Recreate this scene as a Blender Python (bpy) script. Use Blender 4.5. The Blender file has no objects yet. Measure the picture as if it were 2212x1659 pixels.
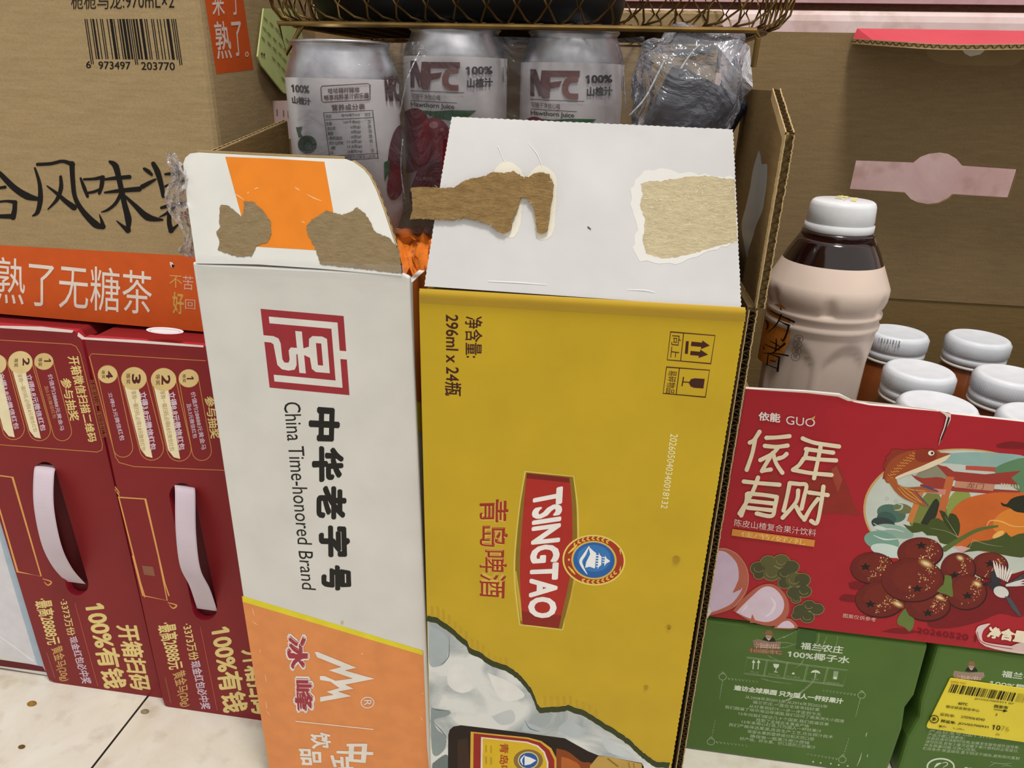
import bpy, bmesh, math, random
from mathutils import Vector, Matrix, noise, geometry

# ------------------------------------------------------------------ camera, world, lights, exposure
S = 0.8                       # metres per layout unit
F, CX, CY = 1534.0, 1106.0, 829.5   # focal length and principal point of a 2212x1659 frame
EYE = Vector((0, 0, 0.58))
yaw, pitch, roll = (math.radians(a) for a in (-7.83, 22.97, 1.44))
FW = Vector((math.sin(yaw)*math.cos(pitch), math.cos(yaw)*math.cos(pitch), -math.sin(pitch)))
_r = FW.cross(Vector((0, 0, 1))).normalized(); _u = _r.cross(FW)
RT = math.cos(roll)*_r + math.sin(roll)*_u
UP = -math.sin(roll)*_r + math.cos(roll)*_u
scene = bpy.context.scene
COL = scene.collection
cam = bpy.data.objects.new('camera', bpy.data.cameras.new('camera'))
cam.data.sensor_width = 36; cam.data.lens = F/2212*36; cam.data.clip_start = 0.01
cam.matrix_world = Matrix(((RT.x, UP.x, -FW.x, EYE.x*S), (RT.y, UP.y, -FW.y, EYE.y*S), (RT.z, UP.z, -FW.z, EYE.z*S), (0, 0, 0, 1)))
COL.objects.link(cam); scene.camera = cam
world = bpy.data.worlds.new('world'); scene.world = world; world.use_nodes = True
_n = world.node_tree.nodes; _l = world.node_tree.links      # dim room: brighter ceiling side, darker lower side
_tc = _n.new('ShaderNodeTexCoord'); _sx = _n.new('ShaderNodeSeparateXYZ'); _rp = _n.new('ShaderNodeValToRGB')
_l.new(_tc.outputs['Generated'], _sx.inputs[0]); _mr = _n.new('ShaderNodeMapRange'); _mr.inputs[1].default_value = -1; _l.new(_sx.outputs[2], _mr.inputs[0]); _l.new(_mr.outputs[0], _rp.inputs[0])
_rp.color_ramp.elements[0].position = .38; _rp.color_ramp.elements[0].color = (.70, .66, .62, 1); _rp.color_ramp.elements[1].position = .78; _rp.color_ramp.elements[1].color = (1.18, 1.16, 1.13, 1)
_l.new(_rp.outputs[0], _n['Background'].inputs[0])
world.node_tree.nodes['Background'].inputs[1].default_value = 0.66
def area(name, loc, target, size, power, col):
    l = bpy.data.lights.new(name, 'AREA'); l.shape = 'DISK'; l.size = size; l.energy = power; l.color = col
    o = bpy.data.objects.new(name, l); COL.objects.link(o); o.location = loc
    o.rotation_euler = (Vector(target)-Vector(loc)).to_track_quat('-Z', 'Y').to_euler()
    return o
area('ceiling_lamp', (0.18, -0.06, 2.35), (0.05, 0.45, 0.2), 0.40, 35, (1.0, 0.96, 0.90))
scene.view_settings.view_transform = 'Standard'; scene.view_settings.look = 'None'
scene.view_settings.exposure = 0.0; scene.view_settings.gamma = 1.0
scene.view_settings.use_curve_mapping = False
scene.cycles.max_bounces = 10; scene.cycles.transparent_max_bounces = 24

# ------------------------------------------------------------------ materials
ALB = 1.0
def lin(h):
    h = h.lstrip('#'); c = [int(h[i:i+2], 16)/255 for i in (0, 2, 4)]
    return tuple(min(0.9, ALB*(v/12.92 if v <= .04045 else ((v+.055)/1.055)**2.4)) for v in c) + (1,)
_M = {}
def mat(hexc, rough=0.5, kind='ink', **kw):
    key = (hexc, rough, kind, tuple(sorted(kw.items())))
    if key in _M: return _M[key]
    m = bpy.data.materials.new(kind); m.use_nodes = True; nt = m.node_tree; N = nt.nodes; L = nt.links
    b = N['Principled BSDF']; b.inputs['Roughness'].default_value = rough
    c = lin(hexc)
    b.inputs['Specular IOR Level'].default_value = {'ink': .2, 'card': .22, 'kraft': .08, 'torn': .05}.get(kind, .5)
    tc = N.new('ShaderNodeTexCoord')
    def nz(scale, detail=4, vec=None):
        n = N.new('ShaderNodeTexNoise'); n.inputs['Scale'].default_value = scale; n.inputs['Detail'].default_value = detail
        L.new(vec or tc.outputs['Object'], n.inputs['Vector']); return n
    def ramp(fac, c0, c1, p0=.3, p1=.7):
        r = N.new('ShaderNodeValToRGB'); r.color_ramp.elements[0].position = p0; r.color_ramp.elements[1].position = p1
        r.color_ramp.elements[0].color = c0; r.color_ramp.elements[1].color = c1; L.new(fac, r.inputs[0]); return r
    def bump(h, s, d):
        bp = N.new('ShaderNodeBump'); bp.inputs['Strength'].default_value = s; bp.inputs['Distance'].default_value = d
        L.new(h, bp.inputs['Height']); L.new(bp.outputs[0], b.inputs['Normal']); return bp
    mul = lambda k: tuple(min(.92, v*k) for v in c[:3]) + (1,)
    if kind == 'ink':
        n = nz(90, 2); L.new(ramp(n.outputs[0], mul(.95), mul(1.05)).outputs[0], b.inputs['Base Color'])
    elif kind == 'card':      # printed card: faint mottling and a hint of flutes
        n = nz(30, 6); L.new(ramp(n.outputs[0], mul(.94), mul(1.05)).outputs[0], b.inputs['Base Color'])
        n2 = nz(16, 3); bump(n2.outputs[0], .18, .004)
    elif kind == 'kraft':     # brown cardboard: stretched fibres
        mp = N.new('ShaderNodeMapping'); mp.inputs['Scale'].default_value = (60, 60, 420); L.new(tc.outputs['Object'], mp.inputs[0])
        n = nz(1.0, 5, mp.outputs[0]); n2 = nz(700, 2)
        mx = N.new('ShaderNodeMath'); mx.operation = 'MULTIPLY_ADD'; mx.inputs[1].default_value = .45; L.new(n2.outputs[0], mx.inputs[0])
        mm = N.new('ShaderNodeMath'); mm.operation = 'MULTIPLY'; mm.inputs[1].default_value = .55; L.new(n.outputs[0], mm.inputs[0]); L.new(mm.outputs[0], mx.inputs[2])
        L.new(ramp(mx.outputs[0], mul(.86), mul(1.12)).outputs[0], b.inputs['Base Color']); bump(mx.outputs[0], .12, .002)
    elif kind == 'torn':      # torn paper fibres
        mp = N.new('ShaderNodeMapping'); mp.inputs['Scale'].default_value = (180, 180, 420); mp.inputs['Rotation'].default_value = (0, .5, 0); L.new(tc.outputs['Object'], mp.inputs[0])
        n = nz(1.0, 8, mp.outputs[0]); n.inputs['Roughness'].default_value = .75
        L.new(ramp(n.outputs[0], mul(.86 if 'soft' in kw else .72), mul(1.15 if 'soft' in kw else 1.3), .32, .68).outputs[0], b.inputs['Base Color']); bump(n.outputs[0], .5 if 'soft' in kw else .9, .006)
        b.inputs['Roughness'].default_value = .95
    elif kind == 'marble':
        n = nz(kw.get('scale', 9), 9); n.inputs['Roughness'].default_value = .65; n.inputs['Distortion'].default_value = .6
        c2 = lin(kw['second']); r = ramp(n.outputs[0], c, c2, .36, .68)
        v = nz(kw.get('scale', 9)*3.1, 8); r2 = ramp(v.outputs[0], (.82, .78, .74, 1), (1, 1, 1, 1), .30, .46)
        mx = N.new('ShaderNodeMixRGB'); mx.blend_type = 'MULTIPLY'; mx.inputs[0].default_value = 1
        L.new(r.outputs[0], mx.inputs[1]); L.new(r2.outputs[0], mx.inputs[2]); out = mx.outputs[0]
        if 'grout' in kw:
            sp = N.new('ShaderNodeSeparateXYZ'); L.new(tc.outputs['Object'], sp.inputs[0])
            for ax, o0 in ((0, kw['gx']), (1, kw['gy'])):
                a = N.new('ShaderNodeMath'); a.operation = 'SUBTRACT'; L.new(sp.outputs[ax], a.inputs[0]); a.inputs[1].default_value = o0
                d = N.new('ShaderNodeMath'); d.operation = 'PINGPONG'; L.new(a.outputs[0], d.inputs[0]); d.inputs[1].default_value = kw['grout']/2
                g = N.new('ShaderNodeMath'); g.operation = 'LESS_THAN'; L.new(d.outputs[0], g.inputs[0]); g.inputs[1].default_value = .0009
                m2 = N.new('ShaderNodeMixRGB'); L.new(g.outputs[0], m2.inputs[0]); L.new(out, m2.inputs[1]); m2.inputs[2].default_value = (.012, .011, .009, 1); out = m2.outputs[0]
        L.new(out, b.inputs['Base Color'])
    elif kind == 'ice':
        n = nz(26, 6); n.inputs['Distortion'].default_value = 1.2
        r = ramp(n.outputs[0], lin('#9fa9ab'), lin('#dcdedb'), .34, .56); L.new(r.outputs[0], b.inputs['Base Color'])
    elif kind == 'metal':
        b.inputs['Metallic'].default_value = 1.0
        n = nz(60, 4); L.new(ramp(n.outputs[0], mul(.6), mul(1.2)).outputs[0], b.inputs['Base Color'])
    elif kind == 'liquid':
        b.inputs['Base Color'].default_value = c; b.inputs['Coat Weight'].default_value = .45; b.inputs['Coat Roughness'].default_value = .05
        n = nz(40, 3); L.new(ramp(n.outputs[0], mul(.8), mul(1.15)).outputs[0], b.inputs['Base Color'])
    elif kind == 'film':      # clear plastic film with creases
        N.remove(b); out = N['Material Output']
        tr = N.new('ShaderNodeBsdfTransparent'); tr.inputs[0].default_value = kw.get('tint', (.96, .96, .97, 1))
        if 'plain' in kw:
            gl = N.new('ShaderNodeBsdfGlossy'); gl.inputs['Roughness'].default_value = rough; m2 = N.new('ShaderNodeMixShader'); m2.inputs[0].default_value = kw['plain']
            tr.inputs[0].default_value = (1, 1, 1, 1); L.new(tr.outputs[0], m2.inputs[1]); L.new(gl.outputs[0], m2.inputs[2]); L.new(m2.outputs[0], out.inputs['Surface']); _M[key] = m; return m
        gl = N.new('ShaderNodeBsdfGlossy'); gl.inputs['Roughness'].default_value = rough; gl.inputs['Color'].default_value = (.95, .96, 1, 1)
        df = N.new('ShaderNodeBsdfDiffuse'); df.inputs['Color'].default_value = c
        n = nz(kw.get('scale', 34), 5); n.inputs['Distortion'].default_value = 2.0
        bp = N.new('ShaderNodeBump'); bp.inputs['Strength'].default_value = 1; bp.inputs['Distance'].default_value = kw.get('dist', .006); L.new(n.outputs[0], bp.inputs['Height'])
        L.new(bp.outputs[0], gl.inputs['Normal']); L.new(bp.outputs[0], df.inputs['Normal'])
        lw = N.new('ShaderNodeLayerWeight'); lw.inputs['Blend'].default_value = kw.get('blend', .22); L.new(bp.outputs[0], lw.inputs['Normal'])
        m1 = N.new('ShaderNodeMixShader'); m1.inputs[0].default_value = kw.get('milk', .1); L.new(tr.outputs[0], m1.inputs[1]); L.new(df.outputs[0], m1.inputs[2])
        m2 = N.new('ShaderNodeMixShader'); L.new(lw.outputs['Fresnel'], m2.inputs[0]); L.new(m1.outputs[0], m2.inputs[1]); L.new(gl.outputs[0], m2.inputs[2])
        L.new(m2.outputs[0], out.inputs['Surface'])
    _M[key] = m
    return m
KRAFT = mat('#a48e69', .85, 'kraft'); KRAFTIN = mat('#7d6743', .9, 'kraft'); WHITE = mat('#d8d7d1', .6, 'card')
FLUTE = mat('#4a3a22', .95, 'kraft'); LINER = mat('#b79f74', .9, 'kraft')

# ------------------------------------------------------------------ objects
BASE = {}
def _tags(o, label, cat, group, kind):
    if label: o['label'] = label
    if cat: o['category'] = cat
    if group: o['group'] = group
    if kind: o['kind'] = kind
def thing(name, label, cat, loc, group=None):
    o = bpy.data.objects.new(name, None); COL.objects.link(o); o.empty_display_size = .02
    o.location = Vector(loc)*S; BASE[o.name] = Vector(loc); _tags(o, label, cat, group, None); return o
def mk(name, verts, faces, mats, idx=None, parent=None, label=None, cat=None, group=None, kind=None, smooth=False, bevel=0, origin=None, seg=2):
    base = BASE[parent.name] if parent else Vector(origin or (0, 0, 0))
    me = bpy.data.meshes.new(name)
    me.from_pydata([(Vector(v)-base)*S for v in verts], [], faces)
    if not isinstance(mats, (list, tuple)): mats = [mats]
    for m in mats: me.materials.append(m)
    if idx: me.polygons.foreach_set('material_index', idx)
    if smooth: me.polygons.foreach_set('use_smooth', [True]*len(me.polygons))
    me.update()
    o = bpy.data.objects.new(name, me); COL.objects.link(o)
    if parent: o.parent = parent
    else: o.location = base*S
    BASE[o.name] = base; _tags(o, label, cat, group, kind)
    if bevel:
        b = o.modifiers.new('bevel', 'BEVEL'); b.width = bevel*S; b.segments = seg; b.limit_method = 'ANGLE'; b.angle_limit = .6
    return o

# ------------------------------------------------------------------ surfaces one can draw on
def ray(x, y): return FW + RT*((x-CX)/F) - UP*((y-CY)/F)
class Plane:
    def __init__(s, p, n):
        s.p = Vector(p); s.n = Vector(n).normalized()
        if s.n.dot(EYE-s.p) < 0: s.n = -s.n
    def hit(s, x, y, off=0):
        d = ray(x, y); p = s.p + s.n*off
        return EYE + d*((p-EYE).dot(s.n)/d.dot(s.n))
def PY(y): return Plane((0, y, 0), (0, -1, 0))
def PX(x): return Plane((x, 0, 0), (1, 0, 0))
def PZ(z): return Plane((0, 0, z), (0, 0, 1))
def P3(a, b, c): return Plane(a, (b-a).cross(c-a))
class Cyl:
    def __init__(s, cx, cy, r): s.c = Vector((cx, cy)); s.r = r
    def hit(s, x, y, off=0):
        d = ray(x, y); r = s.r+off; o = Vector((EYE.x, EYE.y))-s.c; dd = Vector((d.x, d.y))
        A = dd.dot(dd); B = 2*o.dot(dd); C = o.dot(o)-r*r; D = B*B-4*A*C
        t = (-B-math.sqrt(max(D, 0)))/(2*A); p = EYE+d*t
        if D < 0:
            q = Vector((p.x, p.y))-s.c; q = s.c+q.normalized()*r; p = Vector((q.x, q.y, p.z))
        return p

_TXT = {}
def text_mesh(s, bold, res=3):
    k = (s, bold, res)
    if k not in _TXT:
        def outline(t):
            c = bpy.data.curves.new('t', 'FONT'); c.body = t; c.resolution_u = res
            o = bpy.data.objects.new('t', c); COL.objects.link(o)
            me = bpy.data.meshes.new_from_object(o.evaluated_get(bpy.context.evaluated_depsgraph_get()))
            r = [(v.co.x, v.co.y) for v in me.vertices], [tuple(p.vertices) for p in me.polygons]
            bpy.data.objects.remove(o); bpy.data.curves.remove(c); bpy.data.meshes.remove(me); return r
        vs, fs = outline(s)
        for i, ch in enumerate(s):      # the numeral one gets its flag
            if ch == '1':
                x = max(v[0] for v in outline(s[:i+1])[0])-.098; b = len(vs)
                vs += [(x, .682), (x-.135, .56), (x-.135, .455), (x, .565)]; fs.append((b, b+1, b+2, b+3))
        n0 = len(vs)
        if bold > .004:       # heavier weight: copies spread around the outline
            v0 = list(vs); vs = []; m = 8 if bold > .012 else 4
            for q in range(m): vs += [(x+bold*1.15*math.cos(6.2832*(q+.5)/m), y+bold*1.15*math.sin(6.2832*(q+.5)/m)) for x, y in v0]
            if bold > .03: vs += v0
        x0 = min(v[0] for v in vs); x1 = max(v[0] for v in vs); y0 = min(v[1] for v in vs); y1 = max(v[1] for v in vs)
        _TXT[k] = ([((x-x0)/max(1e-6, x1-x0), (y1-y)/max(1e-6, y1-y0)) for x, y in vs], n0, fs)
    return _TXT[k]
def catmull(pts, n=8):
    if len(pts) < 3: return [tuple(a+(b-a)*t/n for a, b in zip(pts[0], pts[1])) for t in range(n+1)]
    P = [pts[0]]+list(pts)+[pts[-1]]; out = []
    for i in range(1, len(P)-2):
        for k in range(n):
            t = k/n
            out.append(tuple(.5*(2*b+(c-a)*t+(2*a-5*b+4*c-d)*t*t+(-a+3*b-3*c+d)*t**3) for a, b, c, d in zip(P[i-1], P[i], P[i+1], P[i+2])))
    out.append(tuple(pts[-1])); return out
class Art:
    """Printing on a surface: every call adds flat shapes lying on it."""
    def __init__(s, surf, o=(0, 0, 1), base=.00006, rough=.5):
        s.f = surf; s.o = o; s.off = base; s.v = []; s.fc = []; s.mi = []; s.m = []; s.rough = rough; s.hold = False
    def fr(s, x, y, sc): s.o = (x, y, sc); return s
    def px(s, p): return (s.o[0]+p[0]/s.o[2], s.o[1]+p[1]/s.o[2])
    def _m(s, col):
        m = col if not isinstance(col, str) else mat(col, s.rough)
        if m not in s.m: s.m.append(m)
        return s.m.index(m)
    def raw(s, pts, faces, col):
        if isinstance(s.f, Cyl): pts, faces = s.dense(list(pts), faces)
        s.off += 0 if s.hold else (.00008 if isinstance(s.f, Cyl) else .0000016); b = len(s.v); i = s._m(col)
        s.v += [s.f.hit(*s.px(p), s.off) for p in pts]
        s.fc += [tuple(b+k for k in f) for f in faces]; s.mi += [i]*len(faces)
    def dense(s, pts, faces):
        lim = 7*s.o[2]; out = []; mid = {}; st = [t for f in faces for t in ([f] if len(f) == 3 else [(f[0], f[k], f[k+1]) for k in range(1, len(f)-1)])]
        while st:
            t = st.pop(); l = [(math.dist(pts[t[k]], pts[t[(k+1) % 3]]), k) for k in range(3)]; d, k = max(l)
            if d <= lim: out.append(t); continue
            a, b, c = t[k], t[(k+1) % 3], t[(k+2) % 3]; e = (min(a, b), max(a, b))
            if e not in mid: mid[e] = len(pts); pts.append(((pts[a][0]+pts[b][0])/2, (pts[a][1]+pts[b][1])/2))
            st += [(a, mid[e], c), (mid[e], b, c)]
        return pts, out
    def poly(s, pts, col, smooth=0, jag=0, seed=0):
        if smooth: pts = catmull(list(pts)+[pts[0]], smooth)[:-1]
        if jag:
            rnd = random.Random(seed); q = []
            for (x0, y0), (x1, y1) in zip(pts, list(pts[1:])+[pts[0]]):
                n = max(1, int(math.hypot(x1-x0, y1-y0)/(jag*1.6)))
                for k in range(n): q.append((x0+(x1-x0)*k/n+rnd.uniform(-jag, jag)*.5, y0+(y1-y0)*k/n+rnd.uniform(-jag, jag)*.5))
            pts = q
        tri = geometry.tessellate_polygon([[Vector((p[0], p[1], 0)) for p in pts]])
        s.raw(pts, tri, col)
    def quad(s, pts, col, n=1, m=1):
        a, b, c, d = pts; V = []; Fc = []
        for j in range(m+1):
            for i in range(n+1):
                u, v = i/n, j/m
                V.append(tuple((a[k]*(1-u)+b[k]*u)*(1-v)+(d[k]*(1-u)+c[k]*u)*v for k in (0, 1)))
        for j in range(m):
            for i in range(n): q = j*(n+1)+i; Fc.append((q, q+1, q+n+2, q+n+1))
        s.raw(V, Fc, col)
    def ell(s, c, rx, ry, col, rot=0, n=40, a0=0, a1=360):
        V = [c]; Fc = []; R = 3; cr, sr = math.cos(math.radians(rot)), math.sin(math.radians(rot)); full = a1-a0 >= 360
        for r in range(1, R+1):
            for k in range(n+1):
                a = math.radians(a0+(a1-a0)*k/n); x, y = math.cos(a)*rx*r/R, math.sin(a)*ry*r/R
                V.append((c[0]+x*cr-y*sr, c[1]+x*sr+y*cr))
        for k in range(n):
            Fc.append((0, 1+k, 2+k))
            for r in range(1, R): q = 1+(r-1)*(n+1)+k; w = q+n+1; Fc.append((q, w, w+1, q+1))
        s.raw(V, Fc, col)
    def line(s, pts, w, col, closed=False, cap=False, smooth=0):
        if smooth: pts = catmull(list(pts)+([pts[0]] if closed else []), smooth)
        s.stroke(list(pts)+([pts[0]] if closed and not smooth else []), [w], col, smooth=0, cap=cap, closed=closed)
    def stroke(s, pts, ws, col, smooth=7, cap=True, closed=False):
        if smooth and len(pts) > 1: pts = catmull(pts, smooth)
        n = len(pts); W = [ws[0]]*n if len(ws) == 1 else [ws[int(t)]+(ws[min(len(ws)-1, int(t)+1)]-ws[int(t)])*(t-int(t)) for t in ((len(ws)-1)*k/(n-1) for k in range(n))]
        V = []; Fc = []
        for k in range(n):
            a = pts[k-1] if k else (pts[-2] if closed else pts[0]); b = pts[k+1] if k < n-1 else (pts[1] if closed else pts[-1]); dx, dy = b[0]-a[0], b[1]-a[1]; l = math.hypot(dx, dy) or 1
            sc = 1
            if 0 < k < n-1 or closed:
                d0 = (pts[k][0]-a[0], pts[k][1]-a[1]); l0 = math.hypot(*d0) or 1
                sc = min(1.6, 1/max(.5, abs((d0[0]*dx+d0[1]*dy)/(l0*l))))
            nx, ny = -dy/l*W[k]*.5*sc, dx/l*W[k]*.5*sc
            V += [(pts[k][0]+nx, pts[k][1]+ny), (pts[k][0]-nx, pts[k][1]-ny)]
            if k: Fc.append((2*k-2, 2*k-1, 2*k+1, 2*k))
        s.raw(V, Fc, col)
        if cap:
            for p, w in ((pts[0], W[0]), (pts[-1], W[-1])):
                if w > 1: s.raw([p]+[(p[0]+math.cos(a*.5236)*w*.5, p[1]+math.sin(a*.5236)*w*.5) for a in range(12)], [(0, 1+k, 1+(k+1) % 12) for k in range(12)], col)
    def text(s, body, q, col, bold=.0, res=3):
        V, n, Fc = text_mesh(body, bold, res); a, b, c, d = q
        keep, hold = s.off, s.hold; m = len(V)//n
        for q, k0 in enumerate(range(0, len(V), n)):
            if m > 1: s.off = keep+(q+1)*(.000005 if isinstance(s.f, Cyl) else .0000014); s.hold = True
            s.raw([tuple((a[k]*(1-u)+b[k]*u)*(1-v)+(d[k]*(1-u)+c[k]*u)*v for k in (0, 1)) for u, v in V[k0:k0+n]], Fc, col)
        s.hold = hold
        if m > 1 and not hold: s.off = keep+.0000016
        elif m > 1: s.off = keep
    def build(s, name, parent, label=None):
        return mk(name, s.v, s.fc, s.m, s.mi, parent, label=label)

# ------------------------------------------------------------------ solids
def panel(name, surf, pts, depth, mats, parent, holes=(), bevel=0, vec=None, label=None, is_px=True, **kw):
    """A sheet or box whose front outline lies on the surface; depth runs away from the viewer."""
    vec = Vector(vec) if vec else -surf.n*depth
    loops = [list(pts)]+[list(h) for h in holes]; fl = [p for l in loops for p in l]
    A = [surf.hit(*p) for p in fl] if is_px else [Vector(p) for p in fl]; n = len(A)
    if is_px: tri = geometry.tessellate_polygon([[Vector((p[0], p[1], 0)) for p in l] for l in loops])
    V = A+[p+vec for p in A]; Fc = []; mi = []
    if holes or not is_px and False:
        Fc += [tuple(t) for t in tri]+[tuple(n+k for k in reversed(t)) for t in tri]; mi += [0]*len(tri)+[2]*len(tri)
    else:
        Fc += [tuple(range(n)), tuple(range(2*n-1, n-1, -1))]; mi += [0, 2]
    b = 0
    for l in loops:
        m = len(l)
        for k in range(m): i, j = b+k, b+(k+1) % m; Fc.append((i, n+i, n+j, j)); mi.append(1)
        b += m
    if not isinstance(mats, (list, tuple)): mats = [mats]*3
    bm = bmesh.new(); 
    o = mk(name, V, Fc, list(mats), mi, parent, bevel=bevel, label=label, **kw)
    bm.from_mesh(o.data); bmesh.ops.recalc_face_normals(bm, faces=bm.faces); bm.to_mesh(o.data); bm.free()
    return o
def boxpts(x0, x1, y0, y1, z0, z1):
    V = [(x, y, z) for x in (x0, x1) for y in (y0, y1) for z in (z0, z1)]
    return V, [(0, 1, 3, 2), (4, 6, 7, 5), (0, 4, 5, 1), (2, 3, 7, 6), (0, 2, 6, 4), (1, 5, 7, 3)]
def box(name, x0, x1, y0, y1, z0, z1, m, parent=None, **kw):
    V, Fc = boxpts(x0, x1, y0, y1, z0, z1); return mk(name, V, Fc, m, None, parent, **kw)
def lathe(name, prof, cx, cy, m, parent, n=64, mi=None, mod=None, ex=1, **kw):
    V = []; Fc = []; I = []
    for j, (r, z) in enumerate(prof):
        for k in range(n):
            a = 2*math.pi*k/n; rr = r*(mod(a, z) if mod else 1)
            V.append((cx+ex*rr*math.cos(a), cy+rr*math.sin(a), z))
    for j in range(len(prof)-1):
        for k in range(n):
            Fc.append((j*n+k, j*n+(k+1) % n, (j+1)*n+(k+1) % n, (j+1)*n+k)); I.append(mi[j] if mi else 0)
    if prof[0][0] > 1e-4: Fc.append(tuple(range(n-1, -1, -1))); I.append(mi[0] if mi else 0)
    if prof[-1][0] > 1e-4: Fc.append(tuple(range((len(prof)-1)*n, len(prof)*n))); I.append(mi[-1] if mi else 0)
    return mk(name, V, Fc, m, I, parent, smooth=True, **kw)
def tube(paths, r, sides=6, closed=False):
    V = []; Fc = []
    for P in paths:
        P = [Vector(p) for p in P]; n = len(P); b = len(V); prev = None
        for k in range(n):
            t = (P[(k+1) % n]-P[k-1] if closed else P[min(n-1, k+1)]-P[max(0, k-1)]).normalized()
            a = Vector((0, 0, 1)) if abs(t.z) < .9 else Vector((0, 1, 0))
            u = t.cross(a).normalized(); w = t.cross(u)
            for q in range(sides):
                an = 2*math.pi*q/sides; V.append(P[k]+(u*math.cos(an)+w*math.sin(an))*r)
        for k in range(n if closed else n-1):
            for q in range(sides):
                i = b+k*sides; j = b+((k+1) % n)*sides
                Fc.append((i+q, i+(q+1) % sides, j+(q+1) % sides, j+q))
        if not closed: Fc.append(tuple(range(b+sides-1, b-1, -1))); Fc.append(tuple(range(b+(n-1)*sides, b+n*sides)))
    return V, Fc
def corrugated(name, a, b, across, back, parent, pitch=.0062, amp=.0018, depth=.006):
    """Raw cut edge of corrugated board from a to b: two liners and the wavy medium between them."""
    a, b, across, back = Vector(a), Vector(b), Vector(across).normalized(), Vector(back).normalized()
    L = (b-a).length; n = int(L/pitch*8); V = []; Fc = []; I = []
    def strip(f, th, mi):
        st = len(V)
        for k in range(n+1):
            c = a.lerp(b, k/n)+across*f(k); 
            V.extend([c-across*th, c+across*th, c-across*th+back*depth, c+across*th+back*depth])
        for k in range(n):
            p = st+4*k; Fc.extend([(p, p+1, p+5, p+4), (p, p+4, p+6, p+2), (p+1, p+3, p+7, p+5)]); I.extend([mi]*3)
    rn = [random.uniform(-.0003, .0003) for _ in range(n+1)]
    strip(lambda k: -amp+rn[k]*.4, .0003, 0); strip(lambda k: amp+rn[k], .0003, 0)
    strip(lambda k: math.sin(2*math.pi*k/8)*amp*.85, .00025, 1)
    return mk(name, V, Fc, [LINER, FLUTE], I, parent)

# ------------------------------------------------------------------ the setting
FL = mat('#dcd8cd', .25, 'marble', second='#cec5b3', scale=14, grout=.64, gx=-.43*S, gy=.83*S-.64)
box('floor', -1.6, 1.6, -.9, .85, -.03, 0, FL, kind='structure')
PINK = mat('#e3d3cf', .35, 'marble', second='#d6bbb8', scale=16)
WY = .915
ZJ = PY(WY).hit(1976, 13).z
V, Fc = boxpts(-1.6, 1.6, WY, WY+.06, 0, ZJ-.0035)
mk('wall_back', V, Fc, PINK, kind='structure', bevel=.012, seg=3)
box('wall_back_upper', -1.6, 1.6, WY+.003, WY+.06, ZJ+.0025, 2.6, mat('#d0adb0', .4, 'marble', second='#bd9296', scale=12), kind='structure')
V, Fc = boxpts(-1.6, 1.6, WY+.009, WY+.055, ZJ-.005, ZJ+.003)
mk('trim_1', V, Fc, mat('#7d5a48', .9, 'torn'), kind='structure')

# crumbs on the floor
for k, (x, y, r, w) in enumerate(((69, 1521, .0032, 'tan crumb on the cream floor tile in front of the dark red cartons'), (47, 1614, .0022, 'small brown fleck on the floor tile near the left frame edge'), (313, 1538, .0028, 'pale curled scrap on the floor beside the dark tile joint'))):
    p = PZ(0).hit(x, y); rnd = random.Random(k)
    bm = bmesh.new(); bmesh.ops.create_icosphere(bm, subdivisions=2, radius=r)
    vs = [p+Vector((v.co.x*1.5, v.co.y, max(-r*.25, v.co.z*.5)+r*.25))*(1+rnd.uniform(-.2, .2)*0) for v in bm.verts]; fs = [tuple(v.index for v in f.verts) for f in bm.faces]; bm.free()
    mk('crumb', vs, fs, mat(('#c9944a', '#8a6a40', '#b9a684')[k], .9, 'torn'), label=w, cat='crumb', origin=p, smooth=True)

# ------------------------------------------------------------------ red drink cartons on the left
RED, REDTOP, DEEP = mat('#832023', .42, 'card'), mat('#b02a3c', .3, 'card'), mat('#571417', .6, 'card')
GOLD, GOLDL, LILAC, ORL = '#e6cf86', '#d9a05c', '#d9c3d2', '#c98a52'
def capsule(a, b, w, n=10):
    ang = math.atan2(b[1]-a[1], b[0]-a[0]); out = []
    for c, s in ((a, math.pi/2), (b, -math.pi/2)):
        for k in range(n+1): t = ang+s+math.pi*k/n; out.append((c[0]+math.cos(t)*w, c[1]+math.sin(t)*w))
    return out
def strap_mesh(surf, pts, half):
    """pts: (px, py, lift) down the middle, half: half width vector in pixels."""
    V = []; Fc = []; c = catmull(pts, 8); n = len(c)
    for k, (x, y, l) in enumerate(c):
        for u in (-1, -.85, .85, 1): V.append(surf.hit(x+half[0]*u, y+half[1]*u, l-(.0008 if abs(u) == 1 else 0)))
        for u in (1, -1): V.append(surf.hit(x+half[0]*u, y+half[1]*u, l-.0022))
        if k:
            b = (k-1)*6
            for q in range(6): Fc.append((b+q, b+(q+1) % 6, b+6+(q+1) % 6, b+6+q))
    return V, Fc
def red_carton(label, Y, outline, slot, holes_extra, strap, half, depth, sheet_top):
    surf = PY(Y); zs = [surf.hit(*p) for p in outline]; x0 = min(p.x for p in zs); x1 = max(p.x for p in zs)
    t = thing('drink_carton', label, 'carton', ((x0+x1)/2, Y+depth/2, 0), 'red drink cartons standing on the floor')
    body = panel('carton_body', PY(Y+.007), outline, depth, (DEEP, RED, RED), t, vec=(0, depth, 0), bevel=.006)
    front = panel('front_panel', surf, outline, .0065, (RED, REDTOP, RED), t, holes=[slot])
    V, Fc = strap_mesh(surf, strap, half)
    mk('carry_handle', V, Fc, mat('#cdbfc9', .35, 'card'), None, t, smooth=False, label='lilac plastic carry strap')
    V2 = []; F2 = []
    return t, front, surf
A2 = lambda x, y: (x/2.765, 660+y/2.765)
A3 = lambda x, y: (x/3.615, 1200+y/3.615)
slot1 = capsule(A2(268, 1000), A3(604, 225), 24)
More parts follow.
